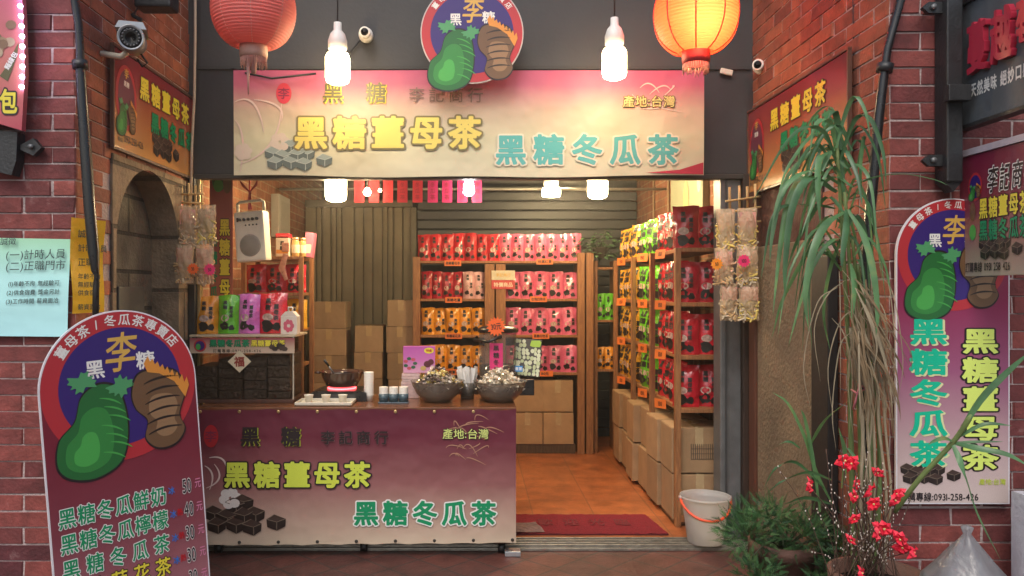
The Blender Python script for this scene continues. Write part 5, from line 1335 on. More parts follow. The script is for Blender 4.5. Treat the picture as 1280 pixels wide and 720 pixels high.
m = MB(); m.flat(disc(.06, .138, .030, .018), -.0192); m.mi = 1; text(m, '特產', .06, .138, .018, -.0200, off=.02, anchor='c'); m.mi = 2; m.flat(disc(.05, .055, .022, .02), -.0194); m.flat(disc(.072, .068, .018, .018), -.0196); m.mi = 3; m.flat(disc(.025, .03, .018, .014), -.0196); m.build('badge', [I_YEL, I_RED, ink('nut', (.10, .02, .03)), ink('nut2', (.5, .36, .12))], pb)
o = MB(); o.box((-.42, 5.0, CT + .001), (-.12, 5.05, CT + .06), .004); tag(o.build('low_carton', CARD), 'low brown carton behind the candy bowls at the counter back', 'carton')

def candy_bowl(loc, r, h, label, heaplabel, cols, mtb, seed):
    o = thing('candy_bowl', label, 'bowl', loc)
    m = MB(); m.lathe([(r * .42, 0), (r * .5, .004), (r * .8, h * .42), (r * .95, h * .8), (r, h), (r * 1.03, h + .004), (r * .97, h), (r * .91, h * .78), (r * .76, h * .42), (r * .44, .010), (.001, .010)], 40); m.build('bowl', mtb, o)
    rr = random.Random(seed); m = MB()
    for k in range(230):
        a, q = rr.uniform(0, 6.28), math.sqrt(rr.random()); rad_ = q * r * .86
        zz = h * (.45 + .5 * q * 0) + (h * .95 * (1 - q ** 2) + .25 * h) * rr.uniform(.55, 1); zz = max(zz, h * (.25 + .6 * q))
        M = Matrix.Rotation(rr.uniform(0, 6.28), 3, 'Z') @ Matrix.Rotation(rr.uniform(-1, 1), 3, 'X') @ Matrix.Rotation(rr.uniform(-1, 1), 3, 'Y')
        c = Vector((rad_ * math.cos(a), rad_ * math.sin(a), zz)); m.mi = rr.randrange(len(cols)); s_ = rr.uniform(.8, 1.25)
        m.rbox(c, (.022 * s_, .015 * s_, .013 * s_), M, .004)
        for sg_ in (-1, 1):
            p0 = c + M @ Vector((sg_ * .011 * s_, 0, 0)); p1, p2 = c + M @ Vector((sg_ * .028 * s_, .011, .004)), c + M @ Vector((sg_ * .028 * s_, -.011, -.003)); m.add([p0, p1, p2], [(0, 1, 2)])
    q = m.build('wrapped_candies', cols, None, loc); tag(q, heaplabel, 'candies', kind='stuff'); return o
STB = clear_mat('bowl_plastic', (.62, .56, .48), .42, .06, .1, 12, body=.42)
CW = [mat('wrap_clear', (.50, .44, .36), .2, .2, 60, coat=.5), mat('wrap_dark', (.12, .085, .07), .2, .2, 60, coat=.5), mat('wrap_tan', (.40, .32, .22), .2, .2, 60, coat=.5), mat('wrap_gold', (.5, .38, .1), .25, .1)]
CW2 = [mat('wrap_white', (.66, .62, .52), .25, .15, 60, coat=.4), mat('wrap_cream', (.58, .50, .36), .25, .15, 60, coat=.4), CW[2]]
candy_bowl(((547 - U0) * 4.74 / F, 4.74, CT), .158, .120, 'wide clear bowl of dark wrapped candies on the counter', 'heap of dark wrapped candies in the bowl by the promotion box', [CW[0], CW[1], CW[1], CW[2], CW[0], CW[3]], STB, 3)
candy_bowl(((625 - U0) * 4.74 / F, 4.74, CT), .158, .120, 'wide clear bowl of pale wrapped candies at the right end of the counter', 'heap of pale wrapped candies in the bowl by the glass dispenser', CW2, STB, 6)
nb_ = thing('napkin_cup', 'clear cup stuffed with white napkins between the two candy bowls', 'napkins', ((584 - U0) * 4.86 / F, 4.86, CT))
m = MB(); m.lathe([(.040, 0), (.048, .10), (.046, .10), (.038, .004)], 24); m.build('cup', clear_mat('cup_clear', (.5, .45, .4), .45, .15, 0), nb_)
m = MB(); rr = random.Random(2)
for k in range(16):
    a = rr.uniform(0, 6.28); x, y = .03 * math.cos(a), .03 * math.sin(a); x2, y2 = x * 2.0, y * 1.7; zt_ = rr.uniform(.16, .195); w = .02; dx, dy = -math.sin(a) * w, math.cos(a) * w
    m.add([(x - dx, y - dy, .02), (x + dx, y + dy, .02), (x2 + dx * 1.3, y2 + dy * 1.3, zt_), (x2 - dx * 1.1, y2 - dy * 1.1, zt_ - .012), ((x + x2) / 2 * 1.02, (y + y2) / 2, zt_ + .008)], [(0, 1, 2, 4, 3)])
m.build('napkins', mat('napkin', (.72, .70, .66), .8, .04), nb_)
# glass dispenser jar
gj = thing('drink_dispenser', 'clear glass drink dispenser with a black lid and pink label on the counter', 'drink dispenser', ((622 - U0) * 4.93 / F, 4.93, CT))
GR, GH = .115, .40
m = MB(); m.lathe([(GR * .9, .002), (GR, .02), (GR, GH)], 40, cap=False); m.build('glass_body', clear_mat('jar_glass', (.72, .72, .70), .72, .04, .15, 9), gj)
m = MB(); m.lathe([(.001, .003), (GR * .88, .003), (GR * .95, .02), (GR * .95, .20), (.001, .20)], 36); m.build('tea', clear_mat('tea_liquid', (.10, .07, .05), .25, .1, 0), gj)
m = MB(); m.lathe([(GR * 1.06, GH + .001), (GR * 1.08, GH + .02), (GR * .9, GH + .034), (.03, GH + .04), (.03, GH + .055), (.001, GH + .056)], 40); m.build('lid', BLACKP, gj)
m = MB(); m.tube([(-GR * 1.1, 0, GH - .03), (-GR * 1.25, -.02, GH - .045), (-.06, -GR * 1.25, GH - .05), (.02, -GR * 1.1, GH - .02)], .010, 8); m.build('carry_handle', BLACKP, gj)
m = MB()
ang = [(-90 + 20 * (k / 8 - .5) * 2) for k in range(9)]
vs = [((GR + .002) * math.cos(rad(a - 6)), (GR + .002) * math.sin(rad(a - 6)), z) for z in (.10, .34) for a in ang]
m.smooth = True; m.add(vs, [(i, i + 1, 9 + i + 1, 9 + i) for i in range(8)]); lb = m.build('pink_label', mat('label_pink', (.60, .03, .16), .5, .08), gj)
t = MB(); text(t, '黑糖冬瓜茶', 0, .31, .036, 0, off=.02, gap=.007, vertical=True)
t.v = [((GR + .0035) * math.cos(rad(-96) + x / GR), (GR + .0035) * math.sin(rad(-96) + x / GR), z) for x, y, z in t.v]; t.build('lettering', INK, lb)
m = MB(); m.lathe([(.02, .0), (.022, .06), (.012, .10), (.001, .105)], 14, (-.045, -GR * .55, .10)); m.build('float', CREAM, gj)
def burst(loc, r, mt, label, st, rz=0, n=16, group=None, name='price_burst'):
    o = thing(name, label, 'price tag', loc, (0, 0, rz), group)
    m = MB(); m.prism([(r * (1 if k % 2 else .74) * math.cos(math.pi * k / n), r * (1 if k % 2 else .74) * math.sin(math.pi * k / n)) for k in range(2 * n)], 0, .002); m.build('card', mt, o)
    m = MB(); text(m, st, 0, 0, r * .75, -.0012, off=.02, anchor='c', sx=.7, ang=rad(8)); m.build('handwriting', INK, o); return o
FO = mat('fluo_orange', (.85, .13, .02), .5, .03); FP = mat('fluo_pink', (.80, .03, .16), .5, .03)
burst(((620 - U0) * 4.80 / F, 4.795, H - (408 - V0) * 4.8 / F), .060, FO, 'orange starburst price tag on the lid of the glass dispenser', '30元')
# mushroom-like sweets board
wb = thing('picture_card', 'dark card printed with white winter melon sweets beside the dispenser', 'card', ((659 - U0) * 4.97 / F, 4.97, H - (447 - V0) * 4.97 / F), (rad(-8), rad(4), rad(-4)))
m = MB(); m.box((-.085, 0, -.115), (.085, .006, .115), .003); m.build('card', mat('card_dark', (.06, .05, .04), .4), wb)
m = MB(); rr = random.Random(8); k = 0; pts_ = []
for i in range(9):
    for j in range(7):
        x, z = -.075 + j * .025 + rr.uniform(-.006, .006), -.105 + i * .0255 + rr.uniform(-.006, .006)
        if x > .0 and z > .065 or rr.random() < .12: continue
        m.mi = rr.randrange(2); m.flat(disc(max(-.07, min(.07, x)), max(-.10, min(.10, z)), rr.uniform(.009, .0135), rr.uniform(.011, .016), n=10), -.0008 - k * 1e-5); k += 1
m.mi = 2; m.flat([(.012, .075), (.03, .068), (.075, .07), (.082, .10), (.07, .11), (.02, .108)], -.003)
m.build('sweets_picture', [ink('sweet', (.62, .64, .42)), ink('sweet2', (.50, .55, .30)), ink('leaf_badge', (.34, .52, .05))], wb)
bl = thing('blue_tag', 'small blue label with white characters at the foot of the sweets card', 'label', ((646 - U0) * 4.9 / F, 4.90, H - (461 - V0) * 4.9 / F), (rad(-10), 0, rad(-5)))
m = MB(); m.box((-.036, 0, -.018), (.036, .002, .018)); m.build('card', mat('tag_blue', (.02, .22, .55), .4, .05), bl); m = MB(); text(m, '現煮茶', 0, 0, .022, -.0012, off=.02, anchor='c'); m.build('lettering', I_WHT, bl)

st = thing('card_stand', 'black stand holding up the sweets card behind the pale candies bowl', 'stand', (.35, 5.0, CT)); m = MB(); m.box((-.06, .0, 0.001), (.04, .05, .10), .006); m.build('stand', BLACKP, st)

# ================================================================== LEFT SIDE SHELF, RADIO, HANGING SNACKS
ls = thing('shelf_rack', 'narrow wooden rack of red pouches and jars inside the shop behind the radio', 'shelf rack', (0, 0, 0))
lx0, lx1, ld0, ld1 = -1.53, -1.12, 5.30, 5.68
LZ = [1.725, 1.485, 1.24, 1.0]
for x in (lx0, lx1 - .03):
    for y in (ld0, ld1 - .03):
        m = MB(); m.box((x, y, .031), (x + .03, y + .03, LZ[0] - .001 if not (y > 5.5 and x > -1.3) else 1.74), .003); m.build('post', WOOD, ls)
for z in LZ:
    m = MB(); m.box((lx0 + .0305, ld0 + .001, z - .02), (lx1 - .0305, ld1 - .001, z), .002); m.build('shelf', WOOD, ls)
for k, x in enumerate((-1.455, -1.32, -1.19)): pouch((x, 5.40, LZ[1]), 'red', .145, .19, rad(R.uniform(-6, 6)), ORD[k] + ' red pouch from the left on the second shelf of the narrow jar rack', 'pouches on the narrow jar rack', k, 'gift', .034)
for k, x in enumerate((-1.45, -1.31, -1.185)): pouch((x, 5.42, LZ[2]), ('red', 'red', 'yellow')[k], .14, .20, rad(R.uniform(-6, 6)), '%s %s pouch on the third shelf of the narrow jar rack' % (ORD[k], ('red', 'red', 'yellow')[k]), 'pouches on the narrow jar rack', k, 'gift', .034)
def jar(loc, r, h, body, lidm, label, lab=None):
    o = thing('jar', label, 'jar', loc)
    m = MB(); m.lathe([(r * .9, .001), (r, .006), (r, h * .8), (r * .8, h * .86)], 24); m.build('body', body, o)
    m = MB(); m.lathe([(r * .86, h * .861), (r * .88, h), (.001, h + .001)], 24); m.build('lid', lidm, o)
    m = MB(); m.lathe([(r + .0012, h * .2), (r + .0012, h * .62)], 24, cap=False); m.build('label', lab or mat('jar_label', (.66, .58, .42), .5), o); return o
GJ = mat('amber_jar', (.48, .30, .10), .15, .2, 40, coat=.6)
tb = thing('tea_tin', 'square white and red tin with a red lid on top of the narrow jar rack', 'tin', (-1.262, 5.36, LZ[0]))
m = MB(); m.box((-.045, -.04, .001), (.045, .04, .125), .006); m.build('body', mat('tin_white', (.66, .56, .44), .35, .1), tb); m = MB(); m.box((-.047, -.042, .1255), (.047, .042, .155), .008); m.build('lid', FILMS['red'], tb)
m = MB(); text(m, '黑糖', 0, .09, .03, -.0412, off=.03, gap=.004, vertical=True); m.mi = 1; m.flat([(-.04, .02), (.04, .02), (.04, .045), (-.04, .045)], -.0408); m.build('label', [INK, I_ORG], tb)
jar((-1.185, 5.37, LZ[0]), .026, .13, GJ, mat('lid_gold', (.5, .38, .2), .3, metal=.5), 'small amber glass jar next to the red lidded tin')
jar((-1.148, 5.42, LZ[0]), .024, .13, GJ, mat('lid_gold', (.5, .38, .2), .3, metal=.5), 'small amber glass jar beside the pink box on the narrow jar rack')
o = thing('pink_box', 'pink box leaning at the end of the narrow jar rack top', 'box', (-1.125, 5.50, LZ[0]), (0, rad(7), 0))
m = MB(); m.box((-.03, -.05, .002), (.03, .05, .17), .003); m.build('box', mat('pinkbox', (.60, .16, .24), .35), o); m = MB(); m.flat([(-.02, .03), (.02, .03), (.02, .09), (-.02, .09)], -.0512); m.build('label', I_CRE, o)
# plastic bag of small things tied to the post, small hanging bag
def snack(loc, w, h, rz, label, fill, head, group, k, ribbon=None, name='snack_bag', tilt=0):
    o = thing(name, label, 'snack bag', loc, (tilt, 0, rz), group)
    nx, nz = 10, 14; m = MB(); m.smooth = True; T = .030
    f = lambda u, t: T * (1 - abs(u) ** 2.4) * (math.sin(math.pi * min(1, (1 - t) * .62 + .36)) if t < .78 else max(.06, (1 - t) / .22) * .9) + .0035 * math.sin(9 * u + 6 * t + k) + .003 * math.sin(17 * t + 5 * u - k) + .001
    vs = [((-1 + 2 * i / nx) * w / 2 * (1 + .03 * math.sin(5 * j + k)), -f(-1 + 2 * i / nx, j / nz), -h + h * j / nz) for j in range(nz + 1) for i in range(nx + 1)]
    q = [(j * (nx + 1) + i, j * (nx + 1) + i + 1, (j + 1) * (nx + 1) + i + 1, (j + 1) * (nx + 1) + i) for j in range(nz) for i in range(nx)]
    m.add(vs, q); m.add([(a, -b, c) for a, b, c in vs], [p_[::-1] for p_ in q]); m.build('film', clear_mat('snack_film', (.92, .74, .50), .60, .08, .9, 18, body=.8), o)
    m = MB(); rr = random.Random(k)
    for _ in range(120):
        x, z = rr.uniform(-.42, .42) * w, -h + rr.uniform(.03, .60) * h; y = rr.uniform(-.012, .012)
        M = Matrix.Rotation(rr.uniform(0, 6.28), 3, 'Y') @ Matrix.Rotation(rr.uniform(-.8, .8), 3, 'X')
        m.mi = rr.randrange(len(fill)); m.rbox((x, y, z), (rr.uniform(.018, .05), .009, .010), M, .003)
    m.build('contents', fill, o)
    m = MB(); m.flat([(-w * .42, -h * .46), (w * .42, -h * .46), (w * .42, -h * .10), (-w * .42, -h * .10)], -.012); m.build('header_card', head, o)
    return o
SN = [mat('snack_a', (.62, .42, .2), .6, .3, 40), mat('snack_b', (.40, .26, .15), .6, .3, 40), mat('snack_c', (.55, .46, .32), .6, .2, 40)]
SY = [mat('snack_y', (.72, .52, .12), .6, .25, 40), mat('snack_c', (.55, .46, .32), .6), mat('snack_d', (.50, .38, .12), .6, .2)]
HP = mat('head_pink', (.62, .32, .27), .5, .08); HT = mat('head_tan', (.50, .36, .24), .5, .08); HR = mat('head_red', (.45, .12, .10), .5)
def lattice(u0, v0, d, us, vs_, label):
    o = thing('bamboo_lattice', label, 'lattice', P(u0, v0, d))
    ww = lambda u, v, y=0: Vector(((u - u0) * d / F, y, -(v - v0) * d / F))
    for (u, a, b) in us: m = MB(); m.tube([ww(u, a), ww(u + .5, b)], .007, 8); m.build('stick', BAMBOO, o)
    for (v, a, b, sl) in vs_: m = MB(); m.tube([ww(a, v + sl, -.0145), ww(b, v - sl, -.0145)], .007, 8); m.build('stick', BAMBOO, o)
    return o
lattice(240, 246, 4.62, ((227, 232, 262), (236, 229, 262), (244, 232, 262), (252, 230, 262)), ((243, 221, 256, .5), (254, 221, 256, -.5)), 'small bamboo lattice hung by the black door post holding clear snack bags')
lattice(925, 262, 4.58, ((912, 234, 262), (924, 232, 264), (934, 233, 262), (944, 230, 285)), ((249, 906, 950, 3), (262, 914, 950, 3), (279, 918, 950, 2)), 'bamboo lattice hung by the grey shutter post holding clear snack bags')
gl = 'snack bags beside the radio'; gr = 'snack bags by the grey shutter post'
o = thing('snack_bag', 'orange red foil bag behind the upper snack bags beside the radio', 'snack bag', P(221, 251, 4.60)); m = MB(); m.box((-.05, 0, -.22), (.03, .02, 0), .006); m.build('film', FILMS['orange'] if 0 else mat('foil_red', (.58, .07, .02), .25, .1, 20, .2, 30), o)
snack(P(235, 257, 4.57), .10, .235, rad(8), 'clear snack bag, upper left of the four hanging beside the radio', SN, HP, gl, 1)
snack(P(258, 256, 4.56), .115, .225, rad(-6), 'clear snack bag, upper right of the four hanging beside the radio', SY, HT, gl, 2)
snack(P(231, 305, 4.56), .10, .23, rad(4), 'clear snack bag with an orange star, hanging beside the radio', SN, HP, gl, 3)
snack(P(256, 306, 4.555), .105, .225, rad(-5), 'clear snack bag with a pink star, hanging beside the radio', SN, HP, gl, 4)
burst(P(241, 336, 4.50), .034, FO, 'orange star price on a hanging bag beside the radio', '35', 0, 12); burst(P(262, 337, 4.495), .036, FP, 'pink star price on a hanging bag beside the radio', '50', 0, 12)
snack(P(907, 261, 4.52), .10, .235, rad(-14), 'clear snack bag, upper left of the six by the grey post', SY, HT, gr, 5, tilt=rad(-3))
snack(P(934, 260, 4.51), .105, .24, rad(-8), 'clear snack bag, upper right of the six by the grey post', SY, HP, gr, 6)
snack(P(905, 310, 4.505), .10, .21, rad(-10), 'clear snack bag with an orange star by the grey shutter post', SN, HP, gr, 7)
snack(P(934, 308, 4.50), .115, .22, rad(-8), 'clear snack bag with a pink star by the grey shutter post', SY, HT, gr, 8)
snack(P(911, 354, 4.51), .10, .21, rad(4), 'clear snack bag, lowest left by the grey shutter post', SN, HP, gr, 9)
snack(P(936, 354, 4.505), .11, .21, rad(-4), 'clear snack bag with yellow shreds, lowest right by the grey shutter post', SY, HP, gr, 10)
burst(P(896, 330, 4.44), .036, mat('fluo_amber', (.85, .28, .02), .5, .03), 'orange star price on the snack bags by the grey shutter post', '50', 0, 12); burst(P(930, 326, 4.435), .038, FP, 'pink star price on the snack bags by the grey shutter post', '100', 0, 12)
# vertical banner
d = 5.02
s = Sign('vertical_banner', 'narrow red brown vertical banner with yellow characters behind the radio', 'banner', P(276, 305, d), d=d)
m = MB(); m.box((s.px(262, 0)[0], 0, s.px(0, 400)[1]), (s.px(291, 0)[0], .004, s.px(0, 205)[1])); m.build('cloth', ramp_mat('vert_ground', [(0, (.36, .12, .07)), (.6, (.34, .08, .06)), (1, (.22, .04, .05))], .5), s.o)
for k, c in enumerate('黑糖薑母茶'):
    x, z = s.px(281, 284 + 25 * k); s.text(c, x, z, s.L(22), I_DK, 2, key='a', off=.08, sx=.62, anchor='c'); s.text(c, x, z, s.L(22), I_YEL, 3, key='a', off=.03, sx=.62, anchor='c')
for k, c in enumerate('黑糖冬瓜'):
    x, z = s.px(267.5, 300 + 22 * k); s.text(c, x, z, s.L(18), I_GRN, 2, key='b', off=.03, sx=.5, anchor='c')
s.poly(disc(*s.px(274, 226), s.L(9), s.L(13)), I_MEL, 2); s.poly(disc(*s.px(273, 232), s.L(6), s.L(8)), I_MEL2, 3); s.poly(disc(*s.px(284, 230), s.L(5), s.L(12)), I_BRN, 3)
s.finish()
# radio
d = 4.95
rd = thing('hanging_radio', 'cream portable radio with a round grille hung on a red ribbon', 'radio', P(316, 296, d), (0, rad(-4), rad(-10)))
w, h = .098, .155
m = MB(); m.box((-w, -.045, -h), (w, .045, h), .014); m.build('case', CREAM, rd)
m = MB(); m.lathe([(.001, 0), (.066, .0), (.070, -.003)], 36); m.v = [(a, -c - .0455 - .002, b - .055) for a, b, c in m.v]; m.f = [f[::-1] for f in m.f]; g = m.build('grille', mat('grille', (.30, .28, .24), .6, .05), rd)
m = MB()
for i in range(-9, 10):
    for j in range(-9, 10):
        if i * i + j * j < 82: m.flat(disc(i * .0068, -.055 + j * .0068, .0018, n=6), -.0486)
m.build('hole_pattern', INK, g)
for k in range(5):
    m = MB(); m.tube([(-.055 + k * .028, -.045, .105), (-.055 + k * .028, -.058, .105)], .009, 12); m.build('knob', mat('knob_dark', (.06, .055, .05), .4), rd)
for k in range(4):
    m = MB(); m.tube([(-.02 + k * .024, -.045, .07), (-.02 + k * .024, -.049, .07)], .005, 10); m.build('button', BLACKP, rd)
m = MB(); m.box((-.078, -.0475, .094), (-.066, -.0452, .118)); m.build('socket', BLACKP, rd)
m = MB(); m.tube([(-w + .012, 0, h - .005), (-w + .012, 0, h + .055), (-w + .03, 0, h + .065), (w - .03, 0, h + .065), (w - .012, 0, h + .055), (w - .012, 0, h - .005)], .010, 8); m.build('handle', CREAM, rd)
o = MB(); RB = mat('ribbon_red', (.45, .05, .06), .5)
o.strap([P(311, 262, d), P(313, 250, d), P(312, 240, d)], [.007] * 3, (1, 0, 0)); o.strap([P(314, 262, d), P(311, 250, d), P(313, 240, d)], [.007] * 3, (1, .2, 0)); o.tube([P(312, 240, d), P(312, 160, d)], .005, 6)
o.strap([P(312, 240, d), P(304, 232, d - .01), P(300, 226, d)], [.004, .008, .003], (0, 0, 1)); o.strap([P(312, 240, d), P(320, 231, d - .01), P(322, 224, d)], [.004, .008, .003], (0, 0, 1))
tag(o.build('ribbon', RB), 'red ribbon with a bow the cream radio hangs from', 'ribbon')
o = MB(); d = 5.27; o.rbox(P(357, 309, d), (.05, .012, .06), None, .006); o.strap([P(357, 318, d), P(352, 335, d), P(358, 350, d)], [.018, .022, .012], (1, 0, 0))
tag(o.build('tied_trinket', mat('trinket', (.50, .22, .15), .3, .3, 40)), 'small pink and tan bundle hanging at the front of the narrow jar rack', 'trinket')

# ================================================================== BUCKET, PLANTS, RIGHT EDGE
bk = thing('bucket', 'translucent white plastic bucket with an orange handle at the foot of the right rack', 'bucket', P(884, 688, 4.62))
bk.location.z = .036; bk.location.y = 4.66
br_, bh = .140, .268
m = MB(); m.lathe([(br_ * .70, 0.001), (br_ * .72, .004), (br_ * .94, bh * .88), (br_ * .96, bh * .9), (br_, bh), (br_ * 1.035, bh + .003), (br_ * 1.03, bh - .012), (br_ * .965, bh - .012), (br_ * .93, bh * .86), (br_ * .70, .008), (.001, .008)], 40)
bm_ = translucent_mat('bucket_plastic', (.80, .80, .79), .6, .3); _n = bm_.node_tree.nodes; _t = _n.new('ShaderNodeBsdfTransparent'); _m = _n.new('ShaderNodeMixShader'); _m.inputs[0].default_value = .35; _o = _n['Material Output']; _s = _o.inputs[0].links[0].from_socket; bm_.node_tree.links.new(_s, _m.inputs[1]); bm_.node_tree.links.new(_t.outputs[0], _m.inputs[2]); bm_.node_tree.links.new(_m.outputs[0], _o.inputs[0]); m.build('pail', bm_, bk)
m = MB(); pts = []
for k in range(15):
    a = math.pi * k / 14; pts.append((-br_ * 1.04 * math.cos(a), -br_ * 1.0 * math.sin(a) * .86, bh - .012 - .105 * math.sin(a) ** 1.0))
m.tube(pts, .008, 8); m.build('handle', mat('orange_handle', (.80, .09, .03), .35, .04), bk)
for sx in (-1, 1):
    m = MB(); m.tube([(sx * br_ * .98, 0, bh - .012), (sx * br_ * 1.09, 0, bh - .012)], .014, 10); m.build('lug', MATS['bucket_plastic'], bk)

LEAFG = translucent_mat('cane_leaf', (.11, .25, .105), .35, .33, True)
LEAFG2 = translucent_mat('cane_leaf_dark', (.06, .155, .065), .3, .35, True)
DRY = mat('dry_leaf', (.19, .13, .07), .8, .3, 20); DRY2 = mat('dry_stem', (.28, .23, .15), .8, .25, 14); CANE = mat('cane_stem', (.12, .17, .05), .6, .3, 10)
def smoothpath(pts, n=5):
    pts = [Vector(p) for p in pts]; out = []
    q = [pts[0] * 2 - pts[1]] + pts + [pts[-1] * 2 - pts[-2]]
    for i in range(1, len(q) - 2):
        for t in [x / n for x in range(n)]:
            p0, p1, p2, p3 = q[i - 1:i + 3]; out.append(.5 * (2 * p1 + (p2 - p0) * t + (2 * p0 - 5 * p1 + 4 * p2 - p3) * t * t + (3 * p1 - p0 - 3 * p2 + p3) * t ** 3))
    return out + [pts[-1]]
def blade(mb, pts, w, side=(1, .3, 0), tip=.05):
    p = smoothpath(pts); n = len(p); mb.strap(p, [w * (min(1, .45 + 2.2 * i / n) * (1 - max(0, (i / (n - 1) - .35) / .65) ** 2.2) + tip * .1) for i in range(n)], side, .28)
cp = thing('cane_plant', 'tall cane plant with long arching leaves and withered leaf bundle before the brick pier', 'plant', (0, 0, 0))
g1, g2, dr, sm_ = MB(), MB(), MB(), MB()
def V(u, v, d): return P(u, v, d)
hero = [
 ([(1045, 200, 3.05), (1030, 165, 3.0), (1003, 160, 2.98), (975, 190, 2.96), (938, 258, 2.95)], .009), ([(1050, 230, 3.05), (1015, 212, 3.0), (980, 235, 2.96), (966, 290, 2.94), (962, 330, 2.93)], .013),
 ([(1040, 235, 3.05), (1005, 220, 3.02), (985, 255, 3.0), (974, 320, 2.98), (966, 395, 2.97)], .014), ([(1046, 240, 3.03), (1012, 222, 2.98), (990, 262, 2.95), (982, 330, 2.93), (981, 372, 2.93)], .016),
 ([(1035, 190, 3.04), (1024, 200, 3.0), (1023, 240, 2.97), (1026, 284, 2.96)], .014), ([(1055, 265, 3.02), (1034, 278, 2.96), (1018, 310, 2.92), (1007, 365, 2.9), (1011, 415, 2.89)], .017),
 ([(1058, 262, 3.02), (1058, 285, 2.96), (1054, 315, 2.93), (1052, 338, 2.92)], .014), ([(1060, 262, 3.02), (1080, 295, 2.98), (1092, 340, 2.95), (1097, 390, 2.94), (1095, 420, 2.94)], .014),
 ([(1045, 185, 3.05), (1058, 138, 3.03), (1070, 120, 3.0), (1082, 140, 2.97), (1088, 172, 2.96)], .010), ([(1050, 200, 3.05), (1068, 150, 3.0), (1088, 148, 2.97), (1104, 190, 2.95), (1108, 235, 2.94)], .011),
 ([(1062, 235, 3.05), (1092, 221, 2.98), (1130, 217, 2.92), (1168, 224, 2.86), (1186, 232, 2.83)], .010), ([(1048, 210, 3.08), (1040, 160, 3.06), (1030, 148, 3.04), (1018, 160, 3.02), (1012, 195, 3.0)], .012),
 ([(1055, 250, 3.08), (1050, 190, 3.1), (1046, 150, 3.1), (1042, 138, 3.08), (1034, 150, 3.06)], .016), ([(1060, 300, 3.05), (1040, 300, 3.0), (1018, 330, 2.97), (1000, 380, 2.95), (985, 435, 2.95)], .009),
 ([(1064, 330, 3.03), (1068, 350, 2.98), (1067, 380, 2.95), (1064, 402, 2.95)], .013), ([(1056, 300, 3.1), (1030, 310, 3.12), (1012, 350, 3.12), (1015, 440, 3.1)], .008),
 ([(1062, 280, 3.1), (1040, 330, 3.14), (1030, 390, 3.15), (1038, 440, 3.15)], .010), ([(1070, 215, 3.1), (1080, 170, 3.08), (1076, 210, 3.06), (1078, 260, 3.05)], .010)]
for i, (pts, w) in enumerate(hero): blade(g1 if i % 3 else g2, [V(*p_) for p_ in pts], w * .85, (1, R.uniform(-.3, .3), R.uniform(-.1, .1)))
rr = random.Random(21)
for k in range(36):
    u, v = rr.uniform(1044, 1068), rr.uniform(165, 340); s_ = rr.choice((-1, -1, 1)); ln = rr.uniform(38, 95) if s_ < 0 else rr.uniform(25, 50); dd = rr.uniform(3.0, 3.2); dy = rr.uniform(-.16, .10)
    blade(g2 if k % 2 else g1, [V(u, v, dd), V(u + s_ * ln * .35, v - rr.uniform(5, 40), dd + dy * .4), V(u + s_ * ln * .8, v + rr.uniform(0, 30), dd + dy), V(u + s_ * ln, v + rr.uniform(50, 120), dd + dy * 1.3)], rr.uniform(.005, .0095), (1, rr.uniform(-.6, .6), 0))
for k, (ub, ut, vt) in enumerate(((1062, 1046, 178), (1070, 1056, 240), (1078, 1066, 300), (1086, 1072, 330))):
    pts = smoothpath([V(ub + 6, 720, 3.12), V(ub + 2 + 4 * k, 560, 3.12), V(ub - 2, 420, 3.1), V(ut, vt, 3.06)], 8); sm_.tube(pts, [.012 - .006 * i / len(pts) for i in range(len(pts))], 8)
for k in range(7):
    u = rr.uniform(1072, 1108); pts = smoothpath([V(u + rr.uniform(-12, 8), 718, 3.02), V(u + rr.uniform(-8, 10), 620, 3.0), V(u + rr.uniform(-8, 8), 520, 3.02), V(u - rr.uniform(0, 14), 410, 3.06)], 6); dr.mi = 1; dr.tube(pts, rr.uniform(.004, .0075), 6)
dr.mi = 0
for k in range(90):
    u, v = rr.gauss(1074, 9), rr.uniform(345, 440); dd = rr.uniform(2.94, 3.1); e = rr.uniform(0, 52); ln = rr.uniform(60, 135)
    dr.mi = 0 if rr.random() < .75 else 1
    blade(dr, [V(u, v, dd), V(u + e * .45, v + ln * .30, dd - .03), V(u + e * .85, v + ln * .68, dd - .04), V(u + e * .95 + rr.uniform(-10, 8), v + ln, dd - .03)], rr.uniform(.0016, .0052), (1, rr.uniform(-1, 1), rr.uniform(-.3, .3)))
for k in range(14):
    u = rr.uniform(1040, 1100); v = rr.uniform(330, 420); dr.mi = 1; e = rr.uniform(-45, 45)
    blade(dr, [V(u, v, 3.05), V(u + e * .6, v + 20, 3.0), V(u + e, v + rr.uniform(60, 130), 2.98), V(u + e * .8, v + rr.uniform(120, 190), 2.98)], .0025, (1, .2, 0))
# stray cane crossing in front of the arched board
sm_.tube(smoothpath([V(1118, 640, 2.92), V(1150, 598, 2.86), V(1192, 552, 2.80), V(1215, 518, 2.76)], 5), [.009] * 15 + [.006], 8)
for pts, w in (([(1192, 552, 2.80), (1225, 500, 2.74), (1262, 462, 2.70), (1290, 438, 2.66)], .012), ([(1190, 553, 2.80), (1206, 590, 2.75), (1222, 640, 2.72), (1252, 702, 2.70)], .012), ([(1192, 554, 2.80), (1222, 560, 2.74), (1260, 568, 2.70), (1290, 585, 2.68)], .010), ([(1191, 552, 2.80), (1180, 548, 2.77), (1168, 551, 2.75), (1160, 556, 2.74)], .007), ([(1195, 548, 2.80), (1230, 530, 2.76), (1265, 532, 2.74)], .007), ([(1192, 553, 2.8), (1225, 552, 2.78), (1255, 552, 2.76)], .005)): blade(g1, [V(*p_) for p_ in pts], w, (0, .5, 1))
